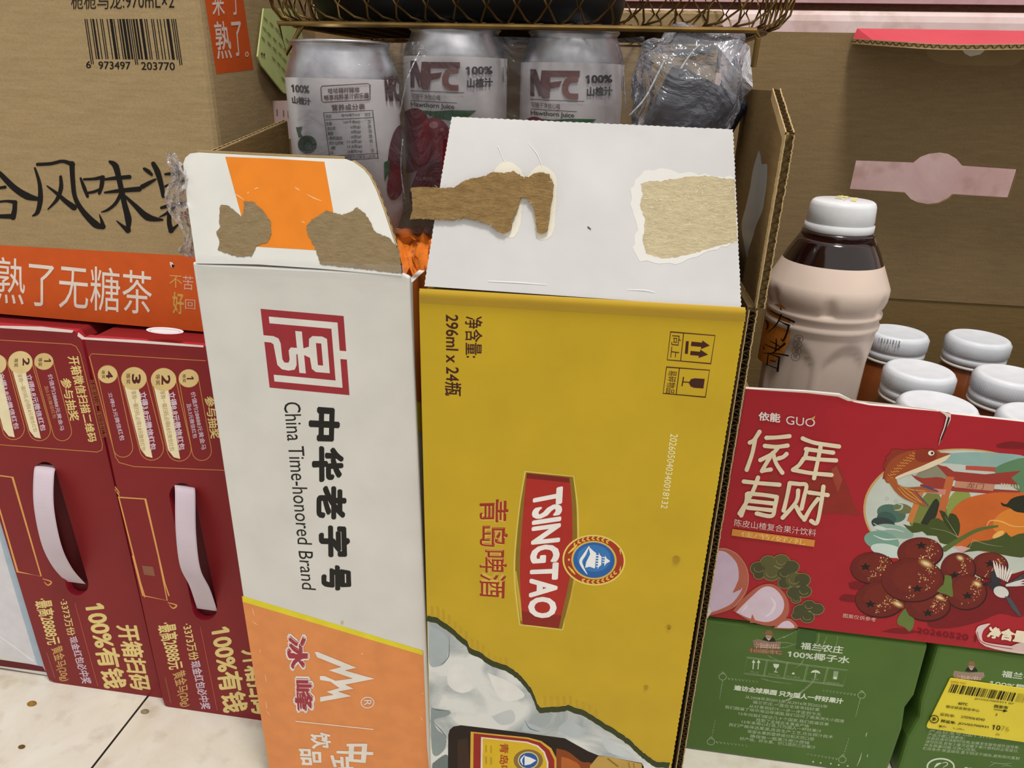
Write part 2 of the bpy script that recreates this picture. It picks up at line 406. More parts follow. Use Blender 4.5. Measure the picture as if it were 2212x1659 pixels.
slot2 = capsule(A2(1085, 1135), A3(1600, 410), 27)
out1 = [(-132, 692), (162, 716), (176, 735), (350, 1506), (346, 1511), (124, 1477), (106, 1468), (97, 1445)]
out2 = [(182, 729), (470, 750), (575, 1558), (372, 1531), (357, 1524), (351, 1508)]
c1, f1, s1 = red_carton('dark red carton with lilac strap handle, left of its twin, below the kraft carton', .481, out1, slot1, [], [A2(278, 950)+(-.004,), A2(262, 1010)+(.006,), A2(262, 1200)+(.016,), A2(305, 1420)+(.018,), A2(370, 1560)+(.012,), A3(590, 212)+(-.003,)], (22, 3), .26, 0)
c2, f2, s2 = red_carton('dark red carton with lilac strap handle, partly hidden by the white and orange carton', .472, out2, slot2, [], [A2(1100, 1070)+(-.004,), A2(1106, 1120)+(.006,), A2(1110, 1350)+(.016,), A2(1135, 1560)+(.018,), A3(1560, 250)+(.012,), A3(1618, 424)+(-.003,)], (22, 3), .26, 0)
def numeral(a, ch, x, y, q):
    if ch == '1': a.line([(x-12*q, y+2*q), (x+30*q, y+2*q)], 9*q, '#54201c'); a.line([(x+28*q, y+2*q), (x+17*q, y-12*q)], 7*q, '#54201c'); return
    a.text(ch, [(x+32*q, y-22*q), (x+32*q, y+24*q), (x-10*q, y+24*q), (x-10*q, y-22*q)], '#54201c', .03)
for t, front, surf, k in ((c1, f1, s1, 0), (c2, f2, s2, 1)):
    a = Art(surf, rough=.4).fr(0, 660, 2.765)
    G = '#c98d4a'
    if k == 0:
        a.line([(-20, 205), (425, 231), (455, 245), (480, 290), (612, 830), (608, 862), (580, 875), (-20, 830)], 4, G)
        a.text('开箱微信扫描二维码', [(470, 300), (582, 812), (528, 816), (402, 305)], GOLD, .02)
        a.text('参与抽奖', [(420, 432), (478, 686), (418, 690), (358, 437)], GOLD, .02)
        a.line(capsule((262, 345), (372, 752), 56), 4, G, closed=True); a.line(capsule((125, 350), (236, 742), 66), 4, G, closed=True); a.line(capsule((-20, 360), (80, 735), 66), 4, G, closed=True)
        for (cx, cy), (ex, ey) in (((125, 350), (236, 742)), ((-20, 360), (80, 735))):
            a.poly([(cx-50, cy+40), (cx+30, cy+50), (ex+8, ey+52), (ex-28, ey+45), (ex-60, ey+5)], '#efe2bb')
        a.ell((262, 334), 57, 50, '#d9bd7e'); a.ell((122, 340), 73, 68, '#e3cb92'); a.ell((-30, 350), 68, 62, '#e3cb92')
        for ch, (x, y) in (('1', (275, 330)), ('2', (145, 335))): numeral(a, ch, x, y, 1)
        for x, y in ((240, 338), (96, 342)): a.text('等奖', [(x+12, y-26), (x+12, y+26), (x-12, y+26), (x-12, y-26)], '#54201c', .01)
        a.text('价值约28888元黄金马', [(312, 408), (386, 745), (360, 748), (284, 412)], LILAC, .01)
        a.text('及0.3元微信红包', [(286, 478), (340, 672), (318, 676), (262, 482)], '#c9895c', .01)
        a.text('立得8.8元微信红包', [(188, 408), (278, 746), (244, 750), (150, 412)], LILAC, .02)
        a.text('享购一箱扫码,必得8.8元微信红包', [(130, 408), (226, 752), (200, 756), (100, 412)], '#a5834c', .0)
        a.text('立得3.8元微信红包', [(22, 400), (118, 736), (86, 740), (-10, 404)], LILAC, .02)
        a.line([(-30, 1012), (75, 1026), (246, 1618), (105, 1590), (-30, 1120)], 8, '#e0a45c')
        a.fr(0, 1200, 3.615); T = [(835, 365), (1000, 1035), (815, 1040), (645, 385)]; dx, dy = 0, 0
        a.stroke([(335, 182), (400, 205), (375, 232), (345, 205)], [6, 12, 4], '#e0a45c')
        a.text('100%有钱', T, GOLD, .03); a.text('开箱扫码', [(1078, 540), (1190, 1060), (1020, 1042), (903, 545)], GOLD, .03)
        a.line([(585, 372), (765, 1020)], 6, '#b5543f')
        a.text('·3373万份', [(528, 335), (592, 620), (530, 632), (462, 345)], GOLD, .015); a.text('现金红包必中奖', [(596, 628), (722, 1000), (640, 1000), (538, 640)], LILAC, .02)
        a.text('·最高28888元', [(400, 325), (480, 690), (370, 700), (262, 345)], GOLD, .02); a.text('黄金马(20g)', [(486, 695), (550, 975), (470, 985), (385, 735)], '#cfa763', .015)
        a.line([(365, 755), (430, 955)], 12, '#8c4a34')
        e = (1, 0, 0)
    else:
        a.line([(1230, 330), (548, 288), (534, 305), (690, 905), (712, 938), (800, 962), (1340, 984)], 4, G)
        for (p, q, w) in (((643, 415), (735, 848), 58), ((800, 440), (905, 852), 72), ((977, 446), (1070, 858), 72), ((1127, 440), (1205, 868), 58)): a.line(capsule(p, q, w), 4, G, closed=True)
        for (cx, cy), (ex, ey) in (((800, 440), (905, 852)), ((977, 446), (1070, 858))):
            a.poly([(cx-58, cy+40), (cx+28, cy+56), (ex+6, ey+58), (ex-32, ey+48), (ex-66, ey+5)], '#efe2bb')
        for ch, x, y, r in (('4', 643, 412, 58), ('3', 800, 437, 76), ('2', 977, 443, 76), ('1', 1127, 435, 60)):
            a.ell((x, y), r, r*.9, '#dcc184'); q = r/60
            numeral(a, ch, x, y, q)
            a.text('等奖', [(x-18*q, y-26*q), (x-16*q, y+26*q), (x-36*q, y+26*q), (x-38*q, y-26*q)], '#54201c', .01)
        a.text('立得0.3元微信红包', [(668, 518), (748, 804), (718, 808), (645, 522)], LILAC, .01)
        for x, n in ((0, '3.8'), (172, '8.8')):
            a.text('立得%s元微信红包' % n, [(872+x, 512), (936+x, 860), (896+x, 866), (830+x, 518)], LILAC, .025)
            a.text('享购一箱扫码,必得%s元微信红包' % n, [(812+x, 508), (872+x, 866), (842+x, 870), (780+x, 512)], '#a5834c', .0)
        a.text('价值约28888元黄金马', [(1166, 513), (1234, 858), (1204, 862), (1138, 518)], LILAC, .01)
        a.text('及0.3元微信红包', [(1140, 583), (1180, 790), (1154, 794), (1112, 588)], LILAC, .01)
        a.text('参与抽奖', [(1275, 540), (1318, 792), (1258, 796), (1220, 546)], GOLD, .02)
        a.text('开启微信扫描二维码领取红包', [(560, 440), (642, 786), (612, 790), (530, 445)], '#9a6a3c', .0)
        a.line([(705, 1145), (868, 1156), (985, 1660), (1010, 1735)], 8, '#e0a45c'); a.line([(708, 1140), (840, 1660), (866, 1742)], 8, '#e0a45c')
        a.stroke([(688, 1082), (712, 1120), (690, 1098), (712, 1135)], [4, 12, 6], '#e0a45c')
        a.fr(0, 1200, 3.615); a.line([(1235, 0), (1306, 352), (1115, 312), (1035, 0)], 8, '#e0a45c')
        a.stroke([(1312, 368), (1378, 388), (1352, 412), (1322, 385)], [6, 12, 4], '#e0a45c')
        a.poly([(1108, 78), (1195, 88), (1212, 162), (1125, 150)], '#8f5a44')
        a.text('100%有钱', [(1815, 545), (1945, 1215), (1745, 1232), (1632, 575)], GOLD, .03); a.text('开箱扫码', [(2070, 712), (2170, 1245), (1965, 1238), (1880, 740)], GOLD, .03)
        a.line([(1565, 560), (1697, 1210)], 6, '#b5543f')
        a.text('·3373万份', [(1498, 522), (1556, 812), (1482, 824), (1420, 540)], GOLD, .015); a.text('现金红包必中奖', [(1560, 818), (1650, 1200), (1572, 1200), (1486, 830)], LILAC, .02)
        a.text('·最高28888元', [(1370, 510), (1440, 880), (1320, 895), (1222, 535)], GOLD, .02); a.text('黄金马(20g)', [(1446, 885), (1495, 1175), (1412, 1185), (1330, 930)], '#cfa763', .015)
        a.line([(1290, 950), (1335, 1150)], 12, '#8c4a34')
    a.build('lettering', front)
# folded top edges with bare paper lines and a notch between them
for surf, base, pts, t in ((PY(.4795), 0, [(0, 120), (250, 126), (440, 148), (430, 163), (250, 150), (0, 134)], c1), (PY(.4705), 0, [(468, 160), (505, 190), (800, 205), (1215, 238), (1215, 250), (800, 222), (490, 202), (462, 182)], c2)):
    a = Art(surf).fr(0, 660, 2.765); a.poly(pts, '#e9dcd6'); a.build('torn_edge', t, 'bare white paper line along the folded top edge')
tp = Art(PZ(.3975), rough=.3).fr(0, 660, 2.765)
tp.ell((985, 150), 112, 20, '#e8e6ea', rot=3); tp.ell((985, 152), 96, 14, '#b7bfd6', rot=3); tp.ell((985, 153), 86, 11, '#e8e6ea', rot=3); tp.build('printed_seal', c2, 'white oval print on the red top')

# pale carton at the far left
t = thing('pale_faced_carton', 'white faced carton with light blue margin and dark red foot, at the far left edge', 'carton', (-.62, .6, 0))
cp = PY(.487); pts = [(-260, 1092), (-1.5, 1092), (102, 1434), (110, 1460), (-260, 1400)]
body = panel('carton_body', cp, pts, .2, (WHITE, RED, RED), t, vec=(0, .2, 0))
a = Art(cp)
a.poly([(-200, 1060), (0, 1105), (90, 1440), (60, 1432), (-12, 1410), (-200, 1380)], '#dad9de')
a.poly([(-10, 1080), (2, 1105), (24, 1195), (88, 1418), (96, 1448), (80, 1436), (12, 1210), (-10, 1130)], '#a9bccb')
a.line([(-4, 1372), (72, 1428)], 2.2, '#f2f0f4'); a.poly([(-200, 1392), (-5, 1424), (62, 1434), (92, 1440), (100, 1452), (-5, 1438), (-200, 1412)], '#641a20')
a.build('print', body)

# ------------------------------------------------------------------ tall kraft carton standing on the red cartons
KY = .505; KXR = -.2895
t = thing('kraft_carton', 'tall kraft carton with black brush lettering and orange band, on the dark red cartons', 'carton', (-.42, .66, .3905))
kb = box('carton_body', -.58, KXR, KY, KY+.2, .3905, .78, KRAFT, t, bevel=.006, seg=3)
kp = PY(KY); a = Art(kp, rough=.7).fr(0, 0, 2.37)
ORB = '#cf5a22'
a.quad([(-300, 1238), (1180, 1322), (1195, 1712), (-300, 1580)], ORB)
a.build('orange_band', kb, 'orange printed band along the bottom')
a = Art(kp, base=.0002, rough=.7).fr(0, 0, 2.37)
a.text('熟了无糖茶', [(-22, 1312), (778, 1392), (778, 1612), (-22, 1552)], '#eadfd2', .0)
a.text('不', [(868, 1408), (932, 1412), (932, 1476), (868, 1472)], '#d8a45a', .0); a.text('苦', [(936, 1410), (990, 1414), (990, 1486), (936, 1482)], '#dcae98', -.005)
a.text('好', [(882, 1492), (940, 1498), (942, 1612), (884, 1606)], '#d0a250', .02); a.text('回', [(948, 1532), (1000, 1536), (1000, 1586), (948, 1582)], '#dcae98', -.005)
a.poly([(866, 1340), (884, 1345), (892, 1372), (876, 1368)], '#e8dccb', jag=4); a.poly([(878, 1352), (893, 1358), (890, 1372), (880, 1368)], '#22150e')
a.text('栀栀乌龙:970mL×2', [(362, -42), (890, -44), (892, 48), (364, 48)], '#1d1712', .0)
B = '#17130f'
for st, w in ((([(-60, 840), (0, 890), (70, 960), (140, 1005), (212, 1022)]), [8, 20, 26, 30, 10]), ([(-40, 1038), (30, 1030), (78, 1036)], [8, 10, 18]), ([(76, 1036), (74, 1075), (66, 1112)], [18, 20, 24]), ([(66, 1108), (-40, 1108)], [22, 14]), ([(-20, 965), (25, 958)], [10, 14]),
    ([(178, 860), (202, 940), (206, 1020), (192, 1085), (166, 1106)], [8, 16, 22, 18, 5]), ([(192, 842), (260, 838), (320, 826), (372, 842)], [14, 14, 14, 20]), ([(368, 838), (372, 920), (384, 1010), (424, 1082), (488, 1148), (528, 1164)], [22, 20, 18, 22, 30, 14]), ([(526, 1160), (520, 1130), (508, 1098)], [24, 12, 3]),
    ([(310, 905), (312, 960), (292, 1020), (245, 1072)], [12, 18, 16, 5]), ([(240, 952), (290, 990), (335, 1030), (378, 1062)], [5, 14, 20, 26]),
    ([(412, 912), (430, 960), (448, 1006)], [8, 16, 12]), ([(430, 918), (480, 916), (526, 908)], [10, 12, 18]), ([(524, 908), (520, 950), (508, 990)], [18, 18, 12]), ([(446, 988), (480, 982), (516, 968)], [10, 12, 12]),
    ([(526, 920), (590, 912), (662, 906)], [8, 16, 18]), ([(536, 986), (620, 976), (712, 968)], [8, 18, 22]), ([(562, 828), (592, 852), (612, 930), (636, 1040), (656, 1120), (656, 1172)], [12, 26, 22, 22, 28, 14]), ([(654, 1178), (630, 1160), (596, 1130)], [26, 14, 3]),
    ([(622, 985), (592, 1040), (552, 1074), (518, 1086)], [16, 14, 12, 4]), ([(636, 1000), (690, 1052), (756, 1112), (832, 1126)], [8, 18, 30, 8]),
    ([(784, 838), (806, 880), (826, 950), (836, 1004)], [18, 24, 20, 16]), ([(738, 864), (758, 878), (776, 894)], [12, 18, 12]), ([(728, 956), (764, 936), (796, 918)], [20, 16, 8]), ([(846, 892), (900, 886), (950, 872)], [10, 16, 18]), ([(846, 954), (900, 936), (950, 920)], [10, 14, 14]), ([(900, 842), (908, 900), (906, 940)], [16, 18, 10]),
    ([(826, 1064), (880, 1050), (950, 1040)], [12, 18, 14]), ([(900, 1044), (862, 1086), (816, 1112)], [16, 14, 4]), ([(866, 1084), (866, 1140), (876, 1180)], [16, 20, 22]), ([(874, 1182), (900, 1160), (925, 1136)], [20, 10, 3])):
    a.stroke(st, [q*1.22 for q in w], B)
a.build('lettering', kb, 'black brush lettering and white band lettering')
a = Art(kp, base=.0001, rough=.7).fr(0, 0, 2.37)
code = '6973497203770'; Lc = '0001101 0011001 0010011 0111101 0100011 0110001 0101111 0111011 0110111 0001011'.split()
par = ['LLLLLL', 'LLGLGG', 'LLGGLG', 'LLGGGL', 'LGLLGG', 'LGGLLG', 'LGGGLL', 'LGLGLG', 'LGLGGL', 'LGGLGL'][6]
R = [''.join('10'[int(x)] for x in l) for l in Lc]; bits = '101'+''.join(Lc[int(d)] if p == 'L' else R[int(d)][::-1] for d, p in zip(code[1:7], par))+'01010'+''.join(R[int(d)] for d in code[7:])+'101'
def bars(a, bits, q, guards, col):
    A, Bq, C, D = q; n = len(bits); k = 0
    while k < n:
        if bits[k] == '1':
            j = k
            while j < n and bits[j] == '1': j += 1
            e = 1+guards*(k < 3 or k > n-4 or 45 <= k < 50)
            f = lambda u, v: tuple((A[i]*(1-u)+Bq[i]*u)*(1-v)+(D[i]*(1-u)+C[i]*u)*v for i in (0, 1))
            a.quad([f(k/n, 0), f(j/n, 0), f(j/n, e), f(k/n, e)], col); k = j
        else: k += 1
bars(a, bits, [(432, 97), (900, 97), (930, 306), (462, 302)], .13, B)
a.text('6', [(440, 312), (465, 312), (466, 350), (441, 350)], B, .01); a.text('973497', [(503, 314), (667, 316), (669, 356), (505, 354)], B, .01); a.text('203770', [(721, 317), (893, 319), (896, 360), (724, 358)], B, .01)
a.build('barcode', kb)
a = Art(PX(KXR), rough=.7).fr(0, 0, 2.37)
a.poly([(1040, -60), (1238, -60), (1298, 356), (1108, 379)], '#c4521f')
a.build('orange_patch', kb, 'orange printed patch on the shaded side')
a = Art(PX(KXR), base=.0002, rough=.7).fr(0, 0, 2.37)
for ch, q in (('来', [(1080, -50), (1142, -55), (1152, 78), (1090, 82)]), ('了', [(1178, -58), (1225, -62), (1232, 74), (1186, 78)]), ('熟', [(1094, 110), (1166, 106), (1192, 298), (1112, 304)]), ('了', [(1182, 112), (1232, 108), (1246, 284), (1200, 290)])): a.text(ch, q, '#d9c4b8', .01)
a.ell((1264, 278), 9, 14, '#d9c4b8'); a.ell((1264, 278), 5, 9, '#c4521f')
a.build('lettering', kb)

# ------------------------------------------------------------------ white and orange carton
WYc = .41
def white_l(y): return 415+(y-565)*.1515
def white_r(y): return 885+(y-600)*.0465
t = thing('white_orange_carton', 'tall white carton with orange foot and raised torn flap, left of the yellow carton', 'carton', (-.19, .49, 0))
wp = PY(WYc)
zb = wp.hit(580, 1690).z
front = panel('front_panel', wp, [(white_l(566), 566), (430, 570), (870, 592), (white_r(599), 599), (white_r(1745), 1745), (white_l(1691), 1691)], .004, (WHITE, WHITE, KRAFTIN), t, bevel=.0012)
xl, xr, zt = wp.hit(418, 572).x, wp.hit(886, 600).x, wp.hit(650, 585).z
box('left_wall', xl-.001, xl+.003, WYc+.0045, WYc+.165, 0, zt-.004, [WHITE], t)
rw = box('right_wall', xr-.004, xr, WYc+.0045, WYc+.165, 0, zt-.004, WHITE, t)
box('back_wall', xl, xr, WYc+.165, WYc+.169, 0, zt-.004, WHITE, t)
a = Art(PX(xr)); 
def rx(Y, z): return (Y, z)
P = lambda Y, z: Vector((xr+.0004, Y, z)); V = [P(WYc+.004, zt-.004), P(WYc+.165, zt-.004), P(WYc+.165, .30), P(WYc+.004, .385)]
mk('orange_print', V, [(0, 1, 2, 3)], mat('#c9702e', .5), None, rw)
V = [P(WYc+.004, .385), P(WYc+.165, .30), P(WYc+.165, .278), P(WYc+.004, .363)]; mk('yellow_stripe', V, [(0, 1, 2, 3)], mat('#e0cf2e', .5), None, rw)
# seal, lettering, orange base
a = Art(wp).fr(400, 620, 2.44)
sq = [(397, 115), (835, 153), (866, 570), (445, 530)]
U = lambda pts: [tuple((sq[0][k]*(1-u)+sq[1][k]*u)*(1-v)+(sq[3][k]*(1-u)+sq[2][k]*u)*v for k in (0, 1)) for u, v in pts]
SR, SW = '#9d3239', '#dedbd3'
a.quad(sq, SR, 4, 4)
a.poly(U([(.09, .09), (.92, .09), (.92, .915), (.07, .915), (.07, .83), (.84, .83), (.84, .175), (.09, .175)]), SW)
a.poly(U([(.9, .445), (1.01, .445), (1.01, .55), (.9, .55)]), SW)
a.poly(U([(-.01, .335), (.12, .335), (.18, .36), (.2, .42), (.2, .62), (.22, .66), (.27, .66), (.29, .62), (.29, .5), (.32, .46), (.5, .46), (.5, .54), (.38, .54), (.37, .68), (.34, .74), (.26, .76), (.18, .75), (.13, .7), (.11, .44), (.08, .42), (-.01, .42)]), SW)
a.poly(U([(.395, .245), (.475, .245), (.475, .775), (.395, .775)]), SW)
a.poly(U([(.47, .46), (.545, .43), (.555, .33), (.6, .29), (.72, .285), (.775, .31), (.775, .745), (.6, .745), (.555, .71), (.545, .57), (.47, .54)]), SW)
a.poly(U([(.635, .375), (.7, .375), (.7, .655), (.635, .655)]), SR)
a.build('seal_logo', front, 'red square seal emblem')
a = Art(wp).fr(400, 620, 2.44)
for ch, q in (('中', [(818, 640), (812, 816), (650, 812), (652, 628)]), ('华', [(834, 852), (838, 1008), (668, 1036), (668, 832)]), ('老', [(850, 1048), (850, 1226), (692, 1224), (692, 1046)]), ('字', [(866, 1262), (872, 1424), (704, 1424), (704, 1254)]), ('号', [(872, 1482), (876, 1594), (718, 1606), (718, 1450)])): a.text(ch, q, '#23221e', .045)
a.text('China Time-honored Brand', [(606, 606), (690, 1598), (616, 1592), (518, 608)], '#25241f', .004)
a.build('lettering', front, 'dark vertical lettering')
a = Art(wp).fr(480, 1200, 3.615)
a.poly([(152, 316), (1570, 742), (1600, 1500), (1640, 1955), (384, 1770)], '#e09055'); a.poly([(162, 316), (1566, 742), (1566, 778), (158, 360)], '#e2d530')
for st in ([(232, 410), (252, 470)], [(235, 515), (280, 545)], [(290, 730), (300, 760)], [(335, 930), (345, 990)], [(340, 1140), (350, 1200)], [(345, 1215), (375, 1250)], [(1555, 1080), (1575, 1075)], [(1545, 1260), (1570, 1290)]): a.stroke(st, [2, 6, 2], '#eebf9a')
a.ell((1092, 768), 6, 6, '#eecaa8'); a.ell((936, 524), 12, 16, '#cbb69a')
a.build('orange_base', front, 'orange printed foot with a yellow diagonal stripe')
a = Art(wp, base=.0003).fr(480, 1200, 3.615)
for ch, q in (('冰', [(672, 612), (690, 905), (508, 905), (482, 606)]), ('峰', [(712, 945), (735, 1235), (560, 1235), (545, 942)])): a.text(ch, q, '#e8ded6', .075)
for ch, q in (('冰', [(664, 630), (680, 888), (520, 888), (494, 624)]), ('峰', [(702, 962), (722, 1218), (572, 1218), (556, 958)])): a.text(ch, q, '#a03a45', .045)
W1 = '#e9e2d8'
a.poly([(722, 755), (745, 752), (1048, 876), (958, 897), (1190, 963), (960, 1008), (1025, 1040), (905, 1062), (1010, 1098), (765, 1142), (765, 1105), (870, 1088), (815, 1063), (915, 1035), (845, 985), (765, 972), (762, 940), (800, 940), (885, 978), (1020, 960), (832, 896), (930, 870), (742, 795)], W1)
a.line([(1135+50*math.cos(k*.314), 1148+42*math.sin(k*.314)) for k in range(20)], 7, W1, closed=True)
a.text('R', [(1165, 1128), (1165, 1172), (1108, 1172), (1108, 1128)], W1, .0)
a.line([(572, 1294), (1182, 1358)], 8, '#f0dcc8')
for ch, q in (('中', [(1188, 1468), (1172, 1626), (892, 1600), (892, 1470)]), ('式', [(1022, 1575), (1030, 1722), (850, 1722), (838, 1555)]), ('饮', [(842, 1382), (856, 1508), (702, 1510), (682, 1380)]), ('品', [(772, 1512), (776, 1640), (622, 1636), (596, 1508)])): a.text(ch, q, W1, .03)
a.build('logo', front, 'white mountain emblem and dark red lettering')
# raised front flap
fa = [wp.hit(420, 568), wp.hit(874, 592), PY(.432).hit(397, 340)]; fp = P3(*fa)
Z4 = lambda x, y: (340+x/3.687, 300+y/3.687)
fl = [Z4(*p) for p in ((308, 992), (268, 700), (240, 520), (212, 280), (205, 200), (222, 150), (262, 116), (330, 108), (800, 132), (1200, 150), (1500, 160), (1560, 182), (1640, 240), (1690, 300), (1740, 400), (1800, 560), (1860, 740), (1900, 860), (1935, 990), (1947, 1092), (1300, 1034), (800, 1000))]
flap = panel('raised_flap', fp, fl, .0032, (WHITE, FLUTE, KRAFTIN), t)
a = Art(fp).fr(340, 300, 3.687)
a.poly([(540, 142), (900, 156), (1330, 182), (1400, 575), (1455, 890), (1250, 886), (785, 858), (712, 858), (665, 600)], '#dd7f22')
for st in ([(718, 436), (726, 420)], [(770, 400), (806, 386)], [(1095, 385), (1135, 410)], [(1190, 440), (1245, 470), (1310, 495)], [(610, 430), (690, 485)], [(1150, 655), (1175, 670)]): a.stroke(st, [2, 6, 2], '#e8c9a0')
a.build('orange_panel', flap, 'orange printed centre of the flap')
TORN = mat('#938060', .95, 'torn', soft=1)
for k, pts in enumerate(([(500, 525), (560, 530), (640, 590), (665, 622), (685, 580), (690, 500), (760, 495), (830, 560), (900, 655), (905, 760), (880, 820), (790, 855), (750, 935), (640, 940), (480, 885), (495, 830), (470, 740), (500, 700), (490, 640)], [(1190, 690), (1230, 645), (1350, 570), (1400, 590), (1470, 605), (1540, 580), (1590, 545), (1650, 590), (1690, 650), (1730, 740), (1850, 790), (1930, 890), (1944, 1072), (1700, 1044), (1300, 1000), (1250, 860), (1190, 740)])):
    a = Art(fp, base=.0003).fr(340, 300, 3.687); a.poly(pts, TORN, jag=9, seed=k); a.build('torn_patch', flap, 'bare grey brown board where the print tore off')
def edge_path(name, pts, across, back, parent, amp=.0013, pitch=.0058, depth=.003):
    across, back = Vector(across).normalized(), Vector(back).normalized(); acc = []
    for a_, b_ in zip(pts, pts[1:]):
        n = max(2, int((b_-a_).length/pitch*7)); acc += [a_.lerp(b_, k/n) for k in range(n)]
    acc.append(pts[-1]); ds = [0]; V = []; Fc = []; I = []
    for a_, b_ in zip(acc, acc[1:]): ds.append(ds[-1]+(b_-a_).length)
    for f, th, m in ((lambda d: amp, .0003, 0), (lambda d: -amp, .0003, 0), (lambda d: amp*.85*math.sin(2*math.pi*d/pitch), .00025, 1)):
        s = len(V)
        for p, d in zip(acc, ds):
            q = p+across*f(d); V += [q-across*th, q+across*th, q-across*th+back*depth, q+across*th+back*depth]
        for k in range(len(acc)-1): b = s+4*k; Fc += [(b, b+1, b+5, b+4), (b, b+4, b+6, b+2), (b+1, b+3, b+7, b+5)]; I += [m]*3
    return mk(name, V, Fc, [LINER, FLUTE], I, parent)
mid_ = lambda pts: [fp.hit(*Z4(*p), -.0021) for p in pts]
edge_path('cut_edge', [p+Vector((0, 0, .0012)) for p in mid_([(330, 108), (800, 132), (1200, 150), (1500, 160)])], fp.n, (0, 0, -1), flap)
edge_path('cut_edge', [p+Vector((.0014, 0, .0006)) for p in mid_([(1560, 182), (1640, 240), (1690, 300), (1740, 400), (1800, 560), (1860, 740), (1900, 860)])], fp.n, (-1, 0, -.3), flap)
# left flap going back
LX = xl; q = PX(LX); lv = [q.hit(478, 332), q.hit(560, 312), q.hit(600, 297), q.hit(641, 280)]
A0 = Vector((LX, WYc+.012, zt-.006))
lft = [Vector((LX, WYc+.012, zt-.004)), Vector((LX, WYc+.036, .533)), Vector((LX, WYc+.155, .548)), Vector((LX, WYc+.155, zt-.004))]
V = [p for p in lft]+[p-Vector((.004, 0, 0)) for p in lft]
mk('side_flap', V, [(0, 1, 2, 3), (7, 6, 5, 4), (0, 4, 5, 1), (1, 5, 6, 2), (2, 6, 7, 3), (3, 7, 4, 0)], [KRAFTIN], None, t)
corrugated('cut_edge', Vector((LX-.002, WYc+.037, .5338)), Vector((LX-.002, WYc+.155, .5488)), (1, 0, 0), (0, 0, -1), t, amp=.0014)
# clear tape along the fold
TAPE = mat('#ffffff', .12, 'film', plain=.10)
V = []; Fc = []
for k in range(25):
    u = k/24; x = 425+(878-425)*u; y = 566+24*u; w = math.sin(k*1.9)*.0006
    V += [fp.hit(x-2, y-16, .0009+w), wp.hit(x, y+4, .0016-w), wp.hit(x+1, y+24, .0012+w), wp.hit(x+2, y+46+6*math.sin(k), .0008)]
    if k:
        for q in range(3): b = 4*(k-1)+q; Fc.append((b, b+1, b+5, b+4))
mk('clear_tape', V, Fc, TAPE, None, t, smooth=True, label='clear glossy tape over the fold')
# crumpled scrap of tape film sticking out at the left
V = []; Fc = []; rnd = random.Random(5); cl = [(368, 330, 10), (378, 356, 16), (388, 385, 18), (378, 415, 22), (384, 445, 24), (394, 470, 22), (408, 495, 16), (412, 520, 14), (402, 540, 18), (420, 556, 16)]
cl = catmull(cl, 4); n = 10
for i, (x, y, w) in enumerate(cl):
    for j in range(n+1):
        u = j/n*2-1; h = noise.noise(Vector((x*.07, y*.07, u*1.5)))*.014+.004*math.sin(j*2+i)
        V.append(PY(.425).hit(x+u*w*(1+.25*noise.noise(Vector((i*.9, u*3, 2)))), y, h))
    if i:
        for j in range(n): b = (i-1)*(n+1)+j; Fc.append((b, b+1, b+n+2, b+n+1))
mk('crumpled_film', V, Fc, mat('#f2ebe8', .1, 'film', milk=.22, blend=.14, scale=45, dist=.006), None, t, smooth=True, label='crumpled clear film at the upper left corner')

# orange wrapped pack inside it, under the can
t = thing('wrapped_pack', 'orange film wrapped pack inside the white carton beneath the leftmost can', 'pack', (-.19, .5, .005))
PK = mat('#d4691e', .2, 'liquid')
V = []; Fc = []; nx, ny = 26, 16; x0, x1, y0, y1 = xl+.0055, xr-.0055, WYc+.008, WYc+.162
for j in range(ny+1):
    for i in range(nx+1):
        x = x0+(x1-x0)*i/nx; y = y0+(y1-y0)*j/ny; z = .468+.008*noise.noise(Vector((x*40, y*40, 1)))
        V.append((x, y, z-(.012 if i in (0, nx) or j in (0, ny) else 0)))
    if j:
        for i in range(nx): b = (j-1)*(nx+1)+i; Fc.append((b, b+1, b+nx+2, b+nx+1))
b = len(V); rim = [i for i in range(nx+1)]+[j*(nx+1)+nx for j in range(1, ny+1)]+[ny*(nx+1)+i for i in range(nx-1, -1, -1)]+[j*(nx+1) for j in range(ny-1, 0, -1)]
V += [(V[i][0], V[i][1], .005) for i in rim]; m = len(rim)
for k in range(m): Fc.append((rim[k], b+k, b+(k+1) % m, rim[(k+1) % m]))
Fc.append(tuple(b+k for k in range(m)))
mk('film_wrapped_block', V, Fc, PK, None, t, smooth=False)
V = []; Fc = []; rnd = random.Random(3)
for i in range(9):
    for j in range(7):
        u, v = i/8, j/6; p = PY(WYc+.03+.02*v).hit(862+62*u-16*v*(1-u), 592-80*v+26*u*(1-v)*.4); V.append(p+Vector((0, .012*noise.noise(Vector((u*3, v*3, 7))), .008*noise.noise(Vector((u*4, v*4, 9))))))
for i in range(8):
    for j in range(6): b = i*7+j; Fc.append((b, b+1, b+8, b+7))
mk('film_corner', V, Fc, mat('#e07a2c', .2, 'film', milk=.9, blend=.05), None, t, smooth=True, label='translucent orange film corner sticking up')

